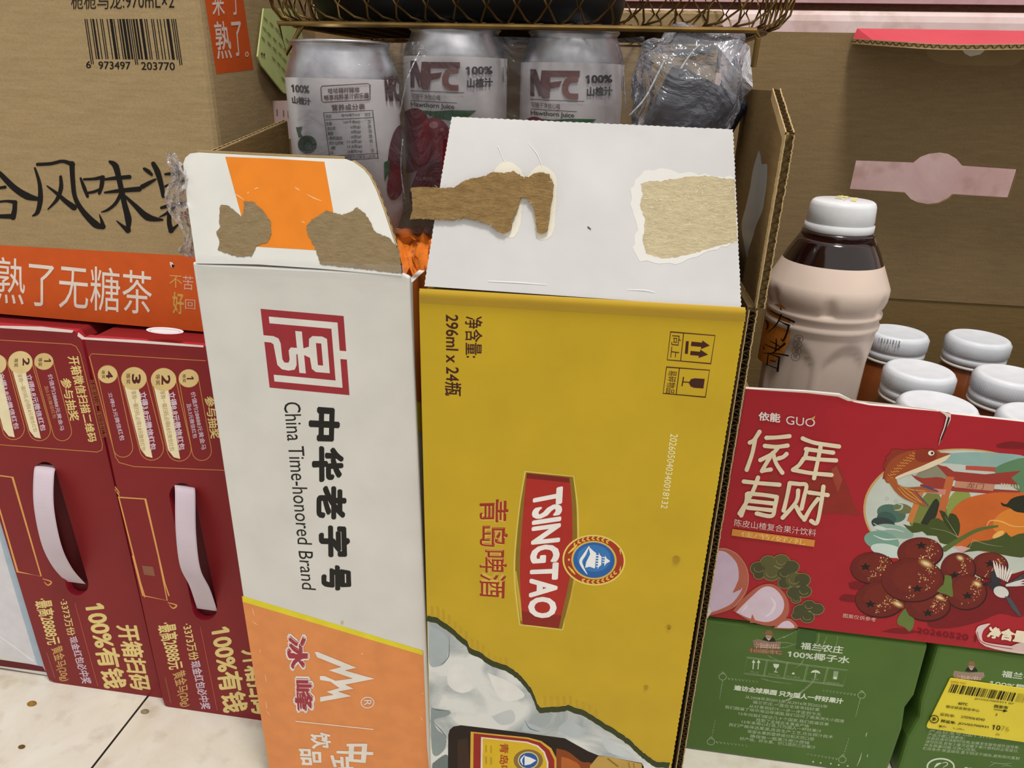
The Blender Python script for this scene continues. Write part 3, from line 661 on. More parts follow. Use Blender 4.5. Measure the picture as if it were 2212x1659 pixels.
# ------------------------------------------------------------------ yellow beer carton
YYc = .405; yp = PY(YYc); YEL = mat('#c5a524', .36, 'card')
t = thing('beer_carton', 'tall yellow beer carton standing on end with its white torn flap raised', 'carton', (-.015, .49, 0))
rnd = random.Random(11)
def perf(a, b, n, amp, rnd):
    """Torn perforation between two pixels: small irregular teeth."""
    L = math.hypot(b[0]-a[0], b[1]-a[1]); nx, ny = -(b[1]-a[1])/L, (b[0]-a[0])/L; out = []
    for k in range(1, n):
        o = (amp if k % 2 else -amp)*rnd.uniform(.3, 1); out.append((a[0]+(b[0]-a[0])*k/n+nx*o, a[1]+(b[1]-a[1])*k/n+ny*o))
    return out
ytl, ytr, ybr, ybl = (905, 630), (1612, 672), (1421, 1834), (932.5, 1758)
front = panel('front_panel', yp, [ytl, (930, 626), (1590, 664), ytr]+perf(ytr, ybr, 236, 1.2, rnd)+[ybr, ybl], .004, (YEL, LINER, KRAFTIN), t)
XL, XR, ZT = yp.hit(907, 640).x, .0805, yp.hit(1250, 650).z
box('right_wall', XR, XR+.0042, YYc+.010, YYc+.165, 0, ZT, [KRAFTIN], t)
corrugated('cut_edge', (XR+.0021, YYc+.0035, 0.0), (XR+.0021, YYc+.0035, ZT), (1, 0, 0), (0, 1, 0), t, amp=.0022, pitch=.0054)
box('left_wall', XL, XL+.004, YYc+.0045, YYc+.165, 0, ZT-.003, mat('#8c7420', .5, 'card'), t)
box('back_wall', XL, XR, YYc+.166, YYc+.170, 0, ZT-.003, KRAFTIN, t)
box('layer_pad', XL+.005, XR-.001, YYc+.06, YYc+.165, ZT-.012, .4846, KRAFTIN, t)
OCH = '#43201a'
a = Art(yp).fr(880, 620, 2.765)
a.text('净含量:', [(450, 176), (446, 424), (346, 422), (344, 176)], OCH, .012); a.text('296ml x 24瓶', [(318, 168), (324, 654), (224, 648), (222, 164)], OCH, .014)
a.text('202605040340018132', [(1616, 880), (1552, 1326), (1514, 1320), (1572, 876)], '#efe9b8', -.008)
a.build('lettering', front)
a = Art(yp).fr(880, 620, 2.765)
a.line([(1572, 268), (1838, 290), (1812, 458), (1552, 435)], 5, OCH, closed=True); a.line([(1650, 277), (1632, 441)], 5, OCH)
a.poly([(1697, 326), (1760, 332), (1762, 319), (1806, 350), (1752, 371), (1756, 358), (1693, 352)], OCH); a.poly([(1692, 382), (1748, 387), (1750, 374), (1796, 404), (1738, 424), (1742, 411), (1688, 406)], OCH)
a.poly([(1664, 323), (1681, 324), (1675, 400), (1657, 398)], OCH)
a.text('向上', [(1636, 292), (1620, 428), (1568, 420), (1582, 288)], OCH, .0)
a.line([(1548, 478), (1805, 497), (1780, 658), (1527, 635)], 5, OCH, closed=True); a.line([(1625, 485), (1605, 642)], 5, OCH)
a.poly([(1776, 549), (1768, 606), (1712, 602), (1692, 594), (1681, 572), (1694, 550), (1716, 545)], OCH); a.line([(1690, 570), (1642, 566)], 6, OCH); a.line([(1650, 537), (1640, 592)], 7, OCH)
a.text('易碎物品', [(1612, 502), (1594, 640), (1542, 632), (1562, 498)], OCH, .0)
a.build('handling_symbols', front, 'dark outlined handling symbols')
# crest
a = Art(yp)
sides = lambda l, r: catmull(l, 6)+catmull(r, 6)
a.poly(sides([(1133, 1017), (1119, 1108), (1109, 1233), (1121, 1351)], [(1216, 1362), (1247, 1232), (1250, 1108), (1240, 1028)]), '#d8c25c')
a.poly(sides([(1136, 1020), (1122, 1108), (1113, 1233), (1124, 1348)], [(1214, 1359), (1243, 1232), (1246, 1108), (1238, 1030)]), '#8a6d22')
a.poly(sides([(1138, 1022), (1130, 1108), (1123, 1233), (1129, 1349)], [(1206, 1357), (1233, 1232), (1236, 1108), (1230, 1032)]), '#ad2f27')
a.poly([(1138, 1022), (1230, 1032), (1231, 1043), (1137, 1033)], '#7b241c'); a.poly([(1127, 1320), (1213, 1330), (1207, 1357), (1129, 1349)], '#8a2a20')
for i in (0,):
    for pts in ([(1114, 1235), (1122, 1300), (1126, 1340)], [(1243, 1240), (1230, 1310), (1218, 1345)]): a.stroke(pts, [3, 6, 3], '#c9a93c')
a.text('TSINGTAO', [(1217, 1050), (1201, 1337), (1140, 1333), (1151, 1064)], '#f1ede8', .036)
E1 = (1283, 1210)
a.ell(E1, 68, 55, '#e6cf6a', rot=4); a.ell(E1, 64.5, 51.5, '#a53a22', rot=4); a.ell(E1, 49, 42, '#d9b64c', rot=4); a.ell(E1, 45, 38.5, '#2d63a8', rot=4); a.ell((1283, 1206), 36, 29, '#3c79bb', rot=4)
for k in range(8):
    for sgn in (1, -1):
        an = math.radians(-90*sgn+(k-4.5)*11*1); x, y = E1[0]+56.5*math.cos(an), E1[1]+47*math.sin(an); tx, ty = -math.sin(an), math.cos(an)
        for o in (-1, 1):
            q = sgn if True else 1
            a.stroke([(x, y), (x+tx*4*q+math.cos(an)*o*2.4, y+ty*4*q+math.sin(an)*o*2.4), (x+tx*7*q+math.cos(an)*o*3.2, y+ty*7*q+math.sin(an)*o*3.2)], [1, 3.4, .8], '#e6c552', smooth=3, cap=False)
for o in (-14, 14, 20, -20): a.line([(1342+(-.06*abs(o)), 1210+o*.9), (1338, 1210+o*1.6)], 1.4, '#e6c552')
a.stroke([(1228, 1195), (1238, 1186), (1246, 1178)], [2, 5, 2], '#e6c552'); a.stroke([(1228, 1224), (1236, 1233), (1242, 1240)], [2, 5, 2], '#e6c552'); a.ell((1229, 1209), 2.4, 2.4, '#e6c552')
a.fr(880, 1150, 2.765); WHT = '#eef2f4'
a.stroke([(1086, 82), (1060, 130), (1036, 170), (1046, 205), (1074, 250)], [3, 16, 18, 14, 3], WHT); a.poly([(1082, 84), (1112, 112), (1128, 124), (1120, 216), (1088, 205), (1062, 212), (1068, 178), (1092, 130)], WHT)
a.stroke([(1072, 150), (1058, 178), (1060, 200)], [2, 6, 2], '#2d63a8')
for k in range(5): a.line([(1126, 138+k*16), (1142, 139+k*16)], 6, WHT)
a.poly([(1144, 120), (1150, 136), (1160, 145), (1158, 195), (1144, 206), (1136, 220), (1140, 168)], WHT)
for k in range(3): a.line([(1164, 150+k*15), (1180, 151+k*15)], 6, WHT)
a.poly([(1182, 138), (1190, 155), (1212, 172), (1188, 186), (1176, 202), (1178, 170)], WHT)
a.build('brand_crest', front, 'red and gold label with round blue pavilion emblem')
a = Art(yp)
for col, b in (('#d6ba52', .05), ('#9d3021', .022)): a.text('青岛啤酒', [(1099, 1078), (1093, 1293), (1036, 1289), (1036, 1080)], col, b)
a.build('lettering', front)
# printed torn edge, ice and bottle
a = Art(yp).fr(880, 1150, 2.765)
edge = [(120, 498), (185, 512), (250, 558), (300, 600), (360, 652), (375, 690), (440, 718), (500, 762), (590, 792), (640, 825), (680, 858), (740, 930), (765, 985), (780, 1030), (800, 1048), (880, 1040), (960, 1032), (1060, 1062), (1130, 1110), (1220, 1165), (1290, 1210), (1330, 1240), (1380, 1290), (1430, 1330), (1490, 1372), (1588, 1376)]
rnd = random.Random(4); je = []
for (x0, y0), (x1, y1) in zip(edge, edge[1:]):
    for k in range(5): je.append((x0+(x1-x0)*k/5, y0+(y1-y0)*k/5+rnd.uniform(-3, 3)))
a.poly([(x, y+20) for x, y in je]+[(1500, 1876), (146, 1668)], mat('#cfd3d2', .45, 'ice'))
for x, k in ((0, 0), (1, 1)): pass
for pts, w in (([(130, 560), (200, 590), (240, 640), (235, 760), (190, 800), (130, 780)], '#a9b4b6'), ([(140, 1050), (220, 1060), (260, 1075), (230, 1100), (160, 1120), (180, 1180), (230, 1220), (220, 1300), (150, 1320)], '#8b9898'), ([(150, 1380), (240, 1330), (240, 1500), (150, 1500)], '#6f7b7a'), ([(700, 1130), (800, 1170), (760, 1190), (690, 1185)], '#b2bdc2'), ([(500, 1100), (620, 1060), (640, 1130), (560, 1150)], '#c3c9ca'), ([(960, 1120), (1060, 1180), (1010, 1230), (900, 1180)], '#b6c0c4'), ([(260, 760), (340, 800), (420, 900), (330, 960), (240, 900)], '#e0e1dd'), ([(480, 840), (620, 900), (700, 980), (560, 1000)], '#e4e4e0'), ([(1150, 1200), (1250, 1270), (1350, 1350), (1200, 1310)], '#c6cdd0')):
    a.poly(pts, w, smooth=5)
for pts in ([(135, 1040), (175, 1060), (258, 1065)], [(150, 1130), (200, 1180), (240, 1230)], [(700, 1120), (730, 1170), (790, 1190)], [(250, 620), (246, 740), (200, 790)]): a.stroke(pts, [1, 5, 2], '#5e6a6a')
a.poly([(x, y-1) for x, y in je]+[(x-6, y+34) for x, y in reversed(je)], '#39401f')
dx = lambda x: sum(1 for p in je if p[0] < x)
for x, l in [(140+k*34, 60-k*2+12*math.sin(k)) for k in range(14)]+[(815+k*38, 70-4*k) for k in range(9)]:
    y = [p[1] for p in je if p[0] <= x][-1]; a.poly([(x, y-l), (x+14, y-l+10), (x+16, y-2), (x+2, y-4)], '#bf9c2c')
a.line([(p[0], p[1]-2) for p in je], 4, '#d2b13e')
# bottle picture
a.poly([(244, 1210), (252, 1180), (275, 1160), (320, 1152), (640, 1190), (940, 1230), (1000, 1264), (1080, 1308), (1140, 1332), (1260, 1352), (1400, 1378), (1412, 1400), (1408, 1655), (240, 1655)], '#22160f')
a.poly([(300, 1240), (360, 1230), (372, 1420), (372, 1655), (300, 1655)], '#3a2418'); a.poly([(890, 1290), (960, 1310), (1040, 1370), (1110, 1400), (1120, 1655), (900, 1655)], '#8a4216', smooth=4); a.poly([(920, 1340), (980, 1360), (1040, 1420), (1050, 1655), (930, 1655)], '#b5642a', smooth=4)
a.poly([(378, 1190), (720, 1225), (800, 1246), (860, 1290), (890, 1350), (892, 1655), (372, 1655)], '#d9a93c'); a.poly([(396, 1200), (715, 1234), (795, 1256), (848, 1300), (878, 1360), (880, 1655), (390, 1655)], '#97281f')
a.poly([(440, 1222), (715, 1250), (780, 1272), (820, 1310), (842, 1370), (842, 1655), (434, 1655)], '#ead9d0'); a.poly([(450, 1230), (712, 1258), (774, 1280), (812, 1316), (832, 1374), (832, 1655), (446, 1655)], '#d8b423')
a.ell((722, 1362), 88, 66, '#8a6d3a'); a.ell((722, 1362), 62, 52, '#e2d08a'); a.ell((722, 1362), 56, 46, '#2b5aa0')
a.stroke([(700, 1330), (680, 1360), (690, 1390)], [2, 12, 2], WHT); a.poly([(700, 1335), (735, 1345), (770, 1362), (735, 1385), (700, 1392)], WHT)
a.text('青岛啤酒', [(606, 1262), (600, 1520), (548, 1520), (552, 1258)], '#a5431f', .02)
for y in (1270, 1340, 1410): a.line([(470, y), (470, y+45)], 10, '#b89420'); a.line([(500, y+3), (500, y+48)], 10, '#b89420')
a.poly([(1090, 1395), (1140, 1335), (1210, 1342), (1400, 1382), (1408, 1655), (1100, 1655)], '#bd9b4e'); a.line([(1195, 1350), (1260, 1400)], 10, '#8d6c28'); a.line([(1320, 1372), (1330, 1420)], 8, '#9a7a34'); a.line([(1350, 1378), (1358, 1420)], 8, '#9a7a34')
a.build('ice_and_bottle_picture', front, 'printed picture of ice and a brown bottle')
a = Art(yp, base=.0006).fr(880, 1150, 2.765)
for c, r in (((1606, 165), 20), ((1562, 570), 13), ((1425, 930), 12)): a.ell(c, r, r, '#ad8a28')
a.ell((1562, 572), 5, 8, '#7d6420'); a.build('stain', front, 'small brown stains')
# rounded fold at the top
V = []; Fc = []
for k in range(21):
    u = k/20
    for j, (dy, o) in enumerate(((-4, .0002), (2, .0014), (9, .002), (18, .0012), (27, .0002))):
        V.append(yp.hit(906+(1610-906)*u, 627+(668-627)*u+dy, o))
    if k:
        for j in range(4): b = 5*(k-1)+j; Fc.append((b, b+1, b+6, b+5))
mk('fold_edge', V, Fc, mat('#b8962a', .28, 'card'), None, t, smooth=True, label='shiny rounded fold along the top')
# raised white flap
B3 = lambda x, y: (860+x/2.633, 230+y/2.633)
ha, hb = yp.hit(*B3(148, 1020), -.001), yp.hit(*B3(1950, 1146), -.001); fp = P3(ha, hb, PY(.438).hit(*B3(305, 58)))
tl, tr, br, bl = B3(305, 58), B3(1905, 130), B3(1952, 1148), B3(148, 1022)
fl = [tl]+perf(tl, tr, 90, 1.0, rnd)+[tr]+perf(tr, br, 84, 1.5, rnd)+[br, bl]+perf(bl, B3(240, 440), 40, 1.0, rnd)+[B3(240, 440)]+perf(B3(240, 440), tl, 30, 1.0, rnd)
flap = panel('raised_flap', fp, fl, .004, (mat('#d0cfcf', .55, 'card'), LINER, KRAFTIN), t)
a = Art(fp, base=.0001).fr(860, 230, 2.633)
CREAM = mat('#e4dfcf', .9, 'card'); FUZZ = mat('#e0deda', .95, 'card')
a.poly([(545, 370), (580, 325), (630, 312), (690, 350), (712, 392), (740, 396), (775, 350), (820, 335), (878, 370), (900, 430), (895, 600), (880, 720), (828, 760), (785, 730), (760, 570), (742, 540), (715, 545), (700, 610), (690, 690), (650, 748), (590, 725), (560, 690)], CREAM, smooth=4, jag=5)
a.build('glue_residue', flap, 'cream glue residue around the torn strip'); a = Art(fp, base=.0001).fr(860, 230, 2.633)
a.poly([(1320, 500), (1345, 420), (1400, 370), (1480, 350), (1600, 375), (1740, 385), (1908, 400), (1908, 420), (1928, 772), (1810, 812), (1650, 870), (1580, 895), (1460, 885), (1380, 880), (1335, 830), (1360, 700), (1330, 590)], FUZZ, jag=16, seed=2)
a.poly([(1378, 440), (1430, 425), (1500, 424), (1600, 405), (1730, 392), (1800, 400), (1913, 418), (1930, 768), (1800, 800), (1650, 845), (1500, 868), (1410, 835), (1390, 760), (1405, 650), (1375, 560), (1392, 500)], mat('#d0c29e', .95, 'torn', soft=1), jag=8, seed=3)
rn2 = random.Random(8)
for _ in range(170):
    x = rn2.uniform(1400, 1905); y = rn2.uniform(440, 790-(x-1400)*.02); an = rn2.uniform(-1, 1.6); l = rn2.uniform(8, 22)
    a.stroke([(x, y), (x+math.cos(an)*l*.5+rn2.uniform(-3, 3), y+math.sin(an)*l*.5), (x+math.cos(an)*l, y+math.sin(an)*l)], [1, 2.4, 1], rn2.choice(('#efe8d2', '#e6dcbe', '#c4b48a')), smooth=2, cap=False)
a.stroke([(570, 225), (585, 265), (606, 312)], [5, 2, 2.5], '#f0efed'); a.stroke([(740, 205), (790, 268), (818, 336)], [1, 4, 2], '#f0efed')
a.stroke([(512, 992), (680, 1000), (845, 1012)], [3, 6, 2], '#f2f1ee'); a.stroke([(1305, 1040), (1400, 1044), (1460, 1056)], [2, 6, 2], '#f2f1ee')
a.stroke([(1080, 686), (1095, 698)], [7, 5], '#2a2018')
a.build('torn_patch', flap, 'tan bare board and white paper fuzz where tape tore off')
st = [(70, 462), (120, 456), (240, 462), (320, 462), (370, 425), (420, 408), (500, 395), (535, 372), (600, 378), (660, 368), (705, 398), (745, 402), (775, 378), (815, 372), (860, 385), (884, 450), (876, 520), (862, 620), (850, 700), (825, 722), (790, 712), (782, 640), (762, 560), (735, 522), (695, 520), (680, 580), (650, 640), (640, 700), (600, 724), (560, 705), (520, 670), (470, 655), (380, 632), (300, 645), (200, 640), (68, 640), (82, 590), (78, 520)]
rn3 = random.Random(6); st2 = []
for (x0, y0), (x1, y1) in zip(st, st[1:]+st[:1]):
    n = max(1, int(math.hypot(x1-x0, y1-y0)/9))
    for k in range(n): st2.append((x0+(x1-x0)*k/n+rn3.uniform(-3, 3), y0+(y1-y0)*k/n+rn3.uniform(-3, 3)))
class Off:
    def __init__(s, f, o): s.f = f; s.o = o; s.n = f.n
    def hit(s, x, y, off=0): return s.f.hit(x, y, s.o+off)
ts = mat('#b59462', .95, 'torn')
strip = panel('torn_strip', Off(fp, .0022), [B3(*p) for p in st2], .0014, (ts, ts, ts), flap, label='rough brown paper strip stuck across the flap')
a = Art(fp, base=.0024).fr(860, 230, 2.633)
for _ in range(110):
    x, y = rn3.choice(st2); x += rn3.uniform(-6, 14); y += rn3.uniform(-5, 5); an = rn3.uniform(0, 6.3); l = rn3.uniform(8, 20)
    if x > 120: a.stroke([(x, y), (x+math.cos(an)*l, y+math.sin(an)*l)], [1.6, .8], rn3.choice(('#cdb27c', '#b8965c', '#e0cfa4')), cap=False)
a.build('loose_fibres', strip)
# right side flap with its cut edge and a dried glue patch
q = PX(.0845); V = [Vector((.0845, YYc+.006, ZT+.001)), Vector((.0845, YYc+.003, .5585)), Vector((.0845, YYc+.058, .5795)), Vector((.0845, YYc+.165, .58)), Vector((.0845, YYc+.165, ZT+.001))]
Vb = V+[p+Vector((.004, 0, 0)) for p in V]
sf = mk('side_flap', Vb, [(0, 1, 2, 3, 4), (9, 8, 7, 6, 5)]+[(k, 5+k, 5+(k+1) % 5, (k+1) % 5) for k in range(5)], KRAFTIN, None, t, label='brown inside of the right flap')
corrugated('cut_edge', V[0]+Vector((.002, -.0015, 0)), V[1]+Vector((.002, -.0015, 0)), (1, 0, 0), (0, 1, 0), sf, amp=.0022, pitch=.0054)
corrugated('cut_edge', V[1]+Vector((.002, 0, .0012)), V[2]+Vector((.002, 0, .0012)), (1, 0, 0), (0, 0, -1), sf, amp=.002, pitch=.0054)
a = Art(PX(.0845)).fr(1050, 0, 2.963)
a.poly([(1745, 960), (1758, 1000), (1765, 1050), (1790, 1048), (1800, 1065), (1795, 1180), (1782, 1270), (1768, 1350), (1730, 1440), (1700, 1540), (1680, 1600), (1672, 1648), (1650, 1560), (1635, 1440), (1660, 1330), (1690, 1200), (1700, 1130), (1715, 1060)], mat('#9fa4a3', .3, 'ink'), smooth=4)
a.build('glue_patch', sf, 'dried grey glue patch')
a = Art(PX(.0895)); a.poly([(1680, 256), (1705, 259), (1703, 284), (1690, 286)], '#c4562a'); a.poly([(1680, 256), (1692, 257), (1690, 264), (1682, 262)], '#c9b03a'); a.build('printed_outer_corner', sf, 'orange and yellow print on the outer face')
fold = [(1606, 668), (1618, 668), (1632, 700)]

# ------------------------------------------------------------------ hawthorn juice cans
CANM = [mat('#b4b4b8', .38, 'metal'), mat('#bcb8b9', .35, 'ink')]
def can(label, px_c, Y, ztop, loc_rest, sh=.021):
    cx = PY(Y).hit(px_c, 150).x; r = .0385; h = ztop-loc_rest
    t = thing('juice_can', label, 'can', (cx, Y, loc_rest), 'hawthorn juice cans in film')
    z0 = loc_rest; zs = ztop-sh; q = sh/.021
    prof = [(.0, z0+.004), (.026, z0+.004), (.0285, z0), (.031, z0+.0015), (.0345, z0+.007), (.0378, z0+.016), (r, z0+.021), (r, zs-.002), (r-.0006, zs), (r-.0022, zs+.006*q), (r-.0058, zs+.014*q), (r-.0068, zs+.0175*q), (r-.0062, zs+.0185*q), (r-.0055, zs+.0202*q), (r-.0064, zs+.021*q), (r-.0075, zs+.0195*q), (r-.0085, zs+.017*q), (0, zs+.0172*q)]
    mi = [0]*4+[1]*3+[0]*10
    body = lathe('can_body', prof, cx, Y, CANM, t, mi=mi)
    V, Fc = tube([[(cx+(r-.0061)*math.cos(k*.1309), Y+(r-.0061)*math.sin(k*.1309), ztop-.0008) for k in range(48)]], .0012, 6, True)
    mk('rim', V, Fc, CANM[0], None, t, smooth=True)
    V = [(cx+math.cos(k*.5236)*.007, Y-.004+math.sin(k*.5236)*.012, ztop-.0022) for k in range(12)]; V += [(x, y, z-.001) for x, y, z in V]
    mk('pull_tab', V, [tuple(range(12)), tuple(range(23, 11, -1))]+[(k, (k+1) % 12, 12+(k+1) % 12, 12+k) for k in range(12)], CANM[0], None, t)
    return t, body, Cyl(cx, Y, r)
k1, b1, y1 = can('silver juice can showing a nutrition table, leftmost of the three under the basket', 739, .515, .603, .472)
k2, b2, y2 = can('juice can with big brown letters, middle one of the three under the basket', 984, .565, .6155, .485, .0175)
k3, b3, y3 = can('juice can with big brown letters, right beside the crumpled clear bag', 1236, .58, .6155, .485, .0195)
BR = '#5f4a42'; DK = '#3b3636'
a = Art(y1, base=.0003).fr(520, 0, 2.963)
a.text('100%', [(322, 540), (438, 548), (438, 600), (326, 590)], DK, .03); a.text('山楂汁', [(326, 612), (448, 628), (446, 676), (330, 664)], DK, .03)
a.line([(520, 552), (815, 535), (828, 545), (828, 632), (818, 640), (528, 655), (518, 645), (512, 562)], 5, BR, closed=True)
a.text('哈哈随时随地', [(558, 566), (760, 556), (760, 590), (558, 600)], BR, .02); a.text('畅享纯粹果汁的乐趣', [(532, 610), (820, 592), (822, 628), (534, 644)], BR, .02)
a.text('营养成分表', [(578, 670), (796, 662), (798, 700), (584, 710)], BR, .02)
a.line([(530, 722), (845, 706), (880, 1012), (572, 1030)], 4, DK, closed=True); a.line([(536, 768), (850, 752)], 4, DK); a.line([(568, 1000), (876, 982)], 4, DK)
rows = [('项目', '每100毫升(ml)', 'NRV%'), ('能量', '197千焦(kJ)', '2%'), ('蛋白质', '0克(g)', '0%'), ('脂肪', '0克(g)', '0%'), ('-饱和脂肪', '0克(g)', '0%'), ('碳水化合物', '11.6克(g)', '4%'), ('-糖', '11.6克(g)', ''), ('钠', '25毫克(mg)', '1%')]
for k, (p, q, w) in enumerate(rows):
    y = 735+(k*31 if k else 0)+(14 if k else 0); x = k*4.6; h = 24; wd = 18
    a.text(p, [(542+x, y), (542+x+wd*len(p), y-1), (542+x+wd*len(p), y+h-1), (542+x, y+h)], DK, .01)
    l = 11*len(q)+8; a.text(q, [(762-l+x*.5, y-6), (762+x*.5, y-12), (762+x*.5, y+h-12), (762-l+x*.5, y+h-6)], DK, .01)
    if w: a.text(w, [(810-(16 if len(w) > 2 else 0)+x*.7, y-12), (830+x*.7, y-13), (830+x*.7, y+h-14), (810-(16 if len(w) > 2 else 0)+x*.7, y+h-13)], DK, .01)
a.text('不能食用请避免过量摄入影响', [(585, 1003), (860, 990), (862, 1008), (588, 1022)], DK, .0)
a.text('NFC', [(918, 486), (1010, 480), (1024, 650), (932, 650)], '#4a2a2c', .06)
a.build('lettering', b1)
a = Art(y1, base=.0003).fr(520, 0, 2.963)
for c, rx_, ry_ in (((425, 925), 60, 58),): a.ell(c, rx_, ry_, '#243a24')
a.poly([(352, 815), (392, 810), (380, 850), (400, 880), (370, 880)], '#2b4a2c')
a.ell((1005, 1000), 60, 200, '#55101a', rot=6); a.ell((990, 1180), 52, 100, '#6a141e', rot=8); a.poly([(918, 1040), (955, 1020), (945, 1110), (922, 1160)], '#28522c')
a.build('fruit_print', b1, 'printed red fruit and green leaves')
for body, cyl, dx, dy in ((b2, y2, 0, 0), (b3, y3, 767, 55)):
    a = Art(cyl, base=.0004).fr(520-(-dx)/2.963*1.0, dy/2.963, 2.963)
    N1 = '#6a4644'; C1_ = '#7d544e'
    a.poly([(1086, 388), (1122, 388), (1150, 470), (1158, 400), (1158, 395), (1190, 395), (1168, 560), (1140, 560), (1110, 470), (1112, 560), (1086, 560)], '#54383a')
    a.poly([(1158, 396), (1404, 398), (1402, 438), (1212, 436), (1212, 472), (1290, 462), (1270, 500), (1212, 512), (1210, 574), (1158, 572)], N1)
    a.stroke([(1392, 452), (1330, 460), (1308, 510), (1330, 556), (1394, 562)], [34, 38, 40, 38, 36], C1_, cap=False)
    a.text('100%', [(1440, 426), (1612, 424), (1612, 474), (1442, 480)], DK, .035); a.text('山楂汁', [(1448, 500), (1614, 498), (1614, 556), (1450, 564)], DK, .035)
    a.line([(1086, 580), (1250, 588), (1432, 594)], 4, DK); a.text('可随干净放心喝', [(1090, 596), (1276, 610), (1276, 644), (1092, 634)], BR, .01); a.line([(1088, 642), (1240, 652), (1384, 660)], 4, DK)
    a.text('Hawthorn Juice', [(1088, 650), (1366, 668), (1366, 708), (1090, 690)], DK, .015)
    a.line([(1680, 430), (1712, 424), (1716, 520), (1684, 524)], 4, '#807a7a', closed=True)
    a.build('lettering', body)
    a = Art(cyl, base=.0003).fr(520+dx/2.963, dy/2.963, 2.963)
    a.poly([(1140, 704), (1230, 712), (1350, 705), (1510, 708), (1460, 745), (1350, 775), (1240, 755)], '#2e5a35')
    a.ell((1090, 900), 130, 210, '#6a1421', rot=10, n=48); a.ell((1250, 950), 118, 200, '#851c2a', rot=-6, n=48); a.ell((1235, 800), 28, 22, '#b87a80'); a.ell((1290, 830), 14, 12, '#a8626a')
    a.poly([(1150, 1050), (1290, 1040), (1275, 1330), (1120, 1330), (1080, 1240)], '#6a1624', smooth=3)
    a.text('可以 喝的放心', [(1120, 1128), (1250, 1136), (1250, 1162), (1120, 1154)], '#bda2a6', .0)
    a.build('fruit_print', body, 'printed red hawthorn fruit and green leaf')

# ------------------------------------------------------------------ clear film over the cans, and the crumpled bag
def film_sheet(name, label, cat, px0, px1, top, bot, depthf, nu, nv, m, amp, origin, freq=1.0, seed=0):
    V = []; Fc = []
    for i in range(nu+1):
        for j in range(nv+1):
            u, v = i/nu, j/nv; x = px0+(px1-px0)*u; y = top(u)+(bot(u)-top(u))*v
            w = noise.noise(Vector((u*9*freq+seed, v*4*freq, 1)))*amp+noise.noise(Vector((u*22*freq, v*7*freq, 5+seed)))*amp*.5
            V.append(PY(depthf(u, v)+w).hit(x, y))
        if i:
            for j in range(nv): b = (i-1)*(nv+1)+j; Fc.append((b, b+1, b+nv+2, b+nv+1))
    return mk(name, V, Fc, m, label=label, cat=cat, smooth=True, origin=origin)
FILM = mat('#c9cdd4', .1, 'film', milk=.06, blend=.2, scale=26, dist=.007)
def fdepth(u, v):   # hugs can fronts, sinks between them
    x = 640+u*760; d = min(abs(x-985), abs(x-1236), abs(x-739))/125
    return .5165+.012*min(1, d*d)-(.047 if x < 880 else .047*max(0, 1-(x-880)/60))+.004*v
fs_ = film_sheet('shrink_film', 'clear shrink film stretched over the fronts of the juice cans', 'film', 640, 1392, lambda u: 96-20*u+6*math.sin(u*9), lambda u: 505 if u < .42 else 300, fdepth, 90, 26, FILM, .003, (-.1, .5, .5))
for pl in ([(863, 250), (880, 170), (908, 108)], [(1332, 96), (1346, 150), (1352, 236)], [(870, 300), (866, 360), (874, 430)]):
    P0 = [(x, y, fdepth((x-640)/752, .3)-.0045) for x, y in catmull(pl, 6)]
    V, Fc = tube([[PY(d).hit(x, y) for x, y, d in P0]], .0005, 5)
    mk('crease_highlight', V, Fc, mat('#e8ecf2', .08, 'film', milk=.12, blend=.3), None, fs_, smooth=True)  # thin milky tubes stand in for highlight streaks along film creases
t = thing('plastic_bag', 'crumpled clear plastic bag to the right of the cans under the wire basket', 'bag', (.03, .55, .4846))
bp_ = PY(.535); c = bp_.hit(1492, 172)
bm = bmesh.new(); bmesh.ops.create_icosphere(bm, subdivisions=5, radius=1)
for v in bm.verts:
    d = v.co.copy(); w = 1+.16*noise.noise(d*1.8)+.13*noise.noise(d*3.6+Vector((3, 1, 2)))+.03*noise.noise(d*9)
    sx, sz = (abs(d.x)**.6)*math.copysign(1, d.x), (abs(d.z)**.7)*math.copysign(1, d.z)
    v.co = c+Vector((sx*.036*w, d.y*.024*w, sz*.034*w-.004))
    v.co.z = max(.486, v.co.z)
vs = [v.co.copy() for v in bm.verts]; fs = [tuple(v.index for v in f.verts) for f in bm.faces]; bm.free()
mk('bag_film', vs, fs, mat('#d9dde6', .08, 'film', milk=.15, blend=.3, scale=22, dist=.014), None, t, smooth=True)
# bag corner: stiff pale flap at upper right
pts = [(1545, 92), (1600, 84), (1618, 100), (1626, 190), (1606, 214), (1588, 238), (1560, 180)]
cc = [bp_.hit(*p) for p in pts]; mid = sum(cc, Vector())/len(cc)-Vector((0, .008, 0)); n = len(cc)
mk('bag_corner', [mid]+[p+Vector((0, .004*math.sin(k*2), 0)) for k, p in enumerate(cc)], [(0, 1+k, 1+(k+1) % n) for k in range(n)], mat('#e2e3ee', .12, 'film', milk=.45, blend=.3, scale=30), None, t, label='stiff milky bag corner')
for pl, w in (([(1360, 250), (1392, 214), (1416, 170), (1436, 130)], 5), ([(1470, 150), (1490, 120), (1512, 96)], 4)):
    V, Fc = tube([[bp_.hit(x, y, .026) for x, y in catmull(pl, 6)]], .0007, 6)
    mk('crease_highlight', V, Fc, mat('#e8ecf2', .08, 'film', milk=.55, blend=.4), None, t, smooth=True)
p = Vector((c.x-.004, .552, .4846)); V, Fc = boxpts(-.050, .010, -.010, .010, 0, .094)
R_ = Matrix.Rotation(.42, 3, 'Y'); V = [p+(R_ @ (Vector(v)-Vector((0, 0, 0)))) for v in V]; mz = min(v.z for v in V); V = [v-Vector((0, 0, mz-.4856)) for v in V]
